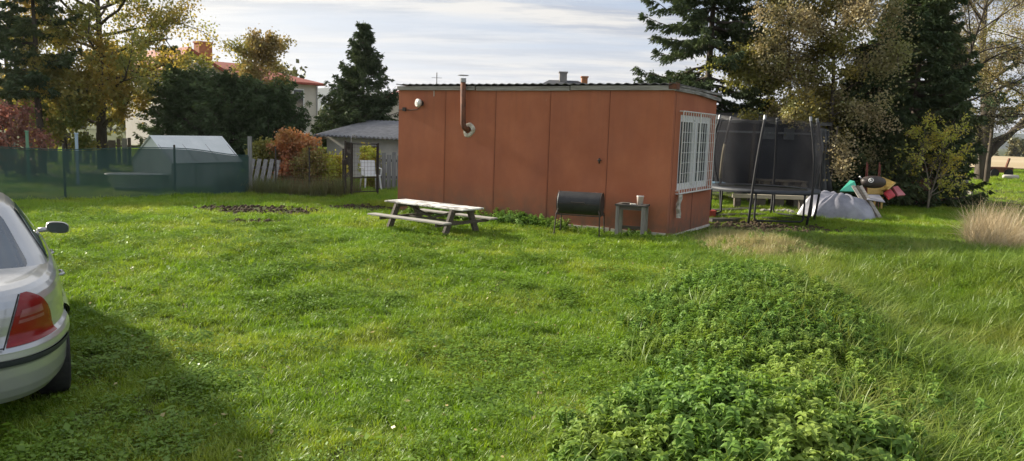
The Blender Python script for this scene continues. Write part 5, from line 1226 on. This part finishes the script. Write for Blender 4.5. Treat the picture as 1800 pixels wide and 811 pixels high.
# things around the heap
def slab(name, label, cat, corners, th_, m_, parent=None):
    c = [Vector(p) for p in corners]; o_ = sum(c, Vector()) / 4; nn = (c[1] - c[0]).cross(c[3] - c[0]).normalized() * th_
    mb = MB(); vs = [p - o_ for p in c] + [p - o_ + nn for p in c]; mb.add(vs, [(3, 2, 1, 0), (4, 5, 6, 7), (0, 1, 5, 4), (1, 2, 6, 5), (2, 3, 7, 6), (3, 0, 4, 7)])
    q = obj(name, mb, m_, parent, bevel=.006); q.location = o_; return tag(q, label, cat) if label else q
Yh = tp0.y
slab('green_panel', 'turquoise green plastic sheet sticking up behind the silver tarpaulin', 'plastic sheet', (at(1476, 337, Yh + 1.3), at(1508, 338, Yh + 1.2), at(1502, 320, Yh + 1.4), at(1494, 318, Yh + 1.5)), .03, mat('turquoise_plastic', (.05, .38, .26), (.09, .46, .33), scale=4, rough=.5, bump=.4, bscale=4))
slab('grey_sheet', 'pale grey sheet lying over the low frame right of the leaning boards', 'sheet', (at(1524, 352, Yh + .5), at(1556, 357, Yh + .5), at(1546, 344, Yh + 1.2), at(1522, 343, Yh + 1.2)), .02, M_SILV)
bk = thing('plastic_playhouse', 'collapsed yellow and red plastic playhouse beyond the leaning boards', 'playhouse', at(1552, 350, Yh + 1.6) * 1.0)
def rel(u, v, Y): return at(u, v, Y) - bk.location
M_YEL = mat('yellow_plastic', (.5, .32, .07), (.6, .4, .12), scale=4, rough=.5); M_REDP = mat('red_plastic', (.45, .03, .04), (.55, .06, .07), scale=4, rough=.45)
for nme, cs, m_ in (('yellow_roof_panel', ((1551, 337, .1), (1562, 334, -.2), (1576, 322, .1), (1553, 312, .5)), M_YEL), ('yellow_panel', ((1524, 344, .2), (1552, 343, .2), (1550, 328, .4), (1524, 330, .4)), M_YEL), ('red_panel', ((1553, 342, -.1), (1562, 352, -.4), (1574, 346, -.1), (1564, 333, .1)), M_REDP), ('red_panel', ((1567, 331, .3), (1577, 346, .0), (1590, 345, .1), (1576, 329, .5)), mat('pale_red_plastic', (.5, .12, .14), (.58, .2, .22), scale=4, rough=.4))):
    c = [rel(u, v, Yh + 1.6 + d_) for u, v, d_ in cs]; nn = (c[1] - c[0]).cross(c[3] - c[0]).normalized() * .05; mb = MB(); mb.add(c + [p + nn for p in c], [(3, 2, 1, 0), (4, 5, 6, 7), (0, 1, 5, 4), (1, 2, 6, 5), (2, 3, 7, 6), (3, 0, 4, 7)]); obj(nme, mb, m_, bk, bevel=.01)
for u in (1524, 1538, 1551): mb = MB(); mb.box((rel(u, 345, Yh + 1.6).x - .02, -.02, -.25), (rel(u, 345, Yh + 1.6).x + .02, .02, .05)); obj('leg', mb, M_YEL, bk)
# dark rounded ride-on body with a pale eye ring
dp = at(1534, 332, Yh + 1.5); db = thing('dark_toy_body', 'dark brown rounded plastic toy with a round pale eye on the yellow panel', 'toy', dp, -.1)
mb = MB(); P = []
for a_ in np.linspace(-math.pi / 2, math.pi / 2, 14):
    P.append([(.36 * math.sin(a_), .2 * math.cos(a_) * math.cos(t), .17 + .17 * math.cos(a_) ** .8 * math.sin(t)) if False else (.30 * math.sin(a_), .17 * max(math.cos(a_), .001) ** .7 * math.cos(t), .17 + .16 * max(math.cos(a_), .001) ** .7 * math.sin(t)) for t in np.linspace(0, 2 * math.pi, 24, endpoint=False)])
mb.grid(P, True); obj('shell', mb, mat('dark_brown_plastic', (.035, .026, .024), (.07, .055, .05), scale=4, rough=.5), db, True)
mb = MB(); mb.tube([(-.12 + .055 * math.cos(t), -.175 - .005, .22 + .05 * math.sin(t)) for t in np.linspace(0, 2 * math.pi, 21)], .01, 6, False); mb.tube([(-.12, -.15, .22), (-.12, -.185, .22)], .018, 10); obj('eye_ring', mb, M_WHITE, db)
mb = MB(); mb.tube([(-.32, -.02, .26), (-.36, -.03, .3)], .02, 8); obj('knob', mb, M_WHITE, db)
# red posts behind
for i, (u, v0, v1) in enumerate(((1524, 285, 325), (1546, 286, 325))):
    p = at(u, v0, Yh + 2.4); t = thing('red_poles', ('left pair of thin red poles standing behind the dark toy', 'right pair of thin red poles standing behind the dark toy')[i], 'poles', (p.x, Yh + 2.4, 0), 0, 'red swing frame poles')
    for dx_ in (0, .07): mb = MB(); mb.tube([(dx_ * 1.2, 0, -.05), (dx_ * .4, 0, p.z - .05 * (dx_ > 0))], .011, 8); obj('pole', mb, mat('faded_red_paint', (.25, .06, .05), (.33, .1, .08)), t)
# leaning board frame
q0 = gp(1543, 388, 0); q1 = at(1506, 327, q0.y + .7); lf = thing('leaning_trestle', 'long grey wooden frame leaning on the silver tarpaulin heap', 'wooden frame', (q0.x, q0.y, float(terrain(q0.x, q0.y))))
dv = q1 - Vector(lf.location)
for k in (-1, 0, 1):
    mb = MB(); mb.beam((k * .085, k * -.02, 0), dv + Vector((k * .085, k * -.02, 0)), .075, .03, up=(0, 1, 0)); obj('board', mb, M_OLDW2 if k else M_OLDW, lf)
# plank on the ground, bench, items further right
p = gp(1560, 359, .08); q_ = gp(1630, 360, .08); mb = MB(); mb.beam((0, 0, 0), q_ - p, .2, .05); q = obj('pale_plank', mb, woodmat('pale_plank_wood', (.45, .44, .36), (.6, .58, .48))); q.location = (p.x, p.y, float(terrain(p.x, p.y)) + .12); tag(q, 'long pale plank lying raised in the grass left of the sapling', 'plank')
p = gp(1560, 359, 0); q = obj('plank_block', MB().box((0, 0, 0), (.2, .3, .14)), M_OLDW); q.location = (p.x + .9, p.y, float(terrain(p.x, p.y)) - .03); tag(q, 'dark wood block under the long pale plank', 'block')
bp_ = gp(1692, 341, 0); bn = thing('grey_bench', 'old grey wooden bench in the grass right of the sapling', 'bench', (bp_.x, bp_.y, 0), .2)
mb = MB(); mb.box((-.45, -.15, .38), (.35, .15, .42)); obj('seat', mb, M_FASC, bn)
for x in (-.4, .3): mb = MB(); mb.box((x - .04, -.13, -.05), (x + .04, .13, .379)); obj('leg', mb, M_FASC, bn)
mb = MB(); mb.beam((-.45, .17, .42), (.35, .17, .46), .03, .3); obj('backrest', mb, M_FASC, bn)
fp = gp(1757, 293, 0); lc = thing('log_cart', 'low brown wooden trailer beyond the old tree', 'trailer', (bx(1757, 46), 46, float(terrain(bx(1757, 46), 46))), .1)
mb = MB(); mb.box((-.75, -.4, .3), (.75, .4, .62)); obj('box', mb, M_RUST, lc); mb = MB(); mb.beam((.6, 0, .6), (.75, 0, 1.15), .1, .1); obj('upright', mb, M_RUST, lc)
for sx in (-.45, .45): mb = MB(); mb.tube([(sx, -.5, .25), (sx, -.41, .25)], .27, 20); obj('wheel', mb, M_RUB, lc)
p = gp(1776, 316, 0); mb = MB(); mb.tube([(-.45, 0, .12), (-.40, 0, .14), (.40, 0, .14), (.45, 0, .12)], [.05, .13, .13, .05], 12); q = obj('white_canister', mb, M_PLAST, None, True); q.location = (p.x, p.y, 0); tag(q, 'small white canister lying in the grass at the right edge', 'canister')

# ---------------------------------------------------------------- haze
hm = bpy.data.materials.new('haze'); hm.use_nodes = True; t = hm.node_tree; t.nodes.clear()
ho = t.nodes.new('ShaderNodeOutputMaterial'); hv_ = t.nodes.new('ShaderNodeVolumePrincipled'); hv_.inputs['Density'].default_value = HAZE; hv_.inputs['Color'].default_value = (.86, .9, .97, 1); hv_.inputs['Anisotropy'].default_value = .4
t.links.new(hv_.outputs[0], ho.inputs['Volume'])
mb = MB(); mb.box((-3100, -100, -14), (3100, 4100, 185)); hz_ = obj('haze', mb, hm); tag(hz_, 'thin pale autumn haze over the whole view', 'haze', kind='stuff')
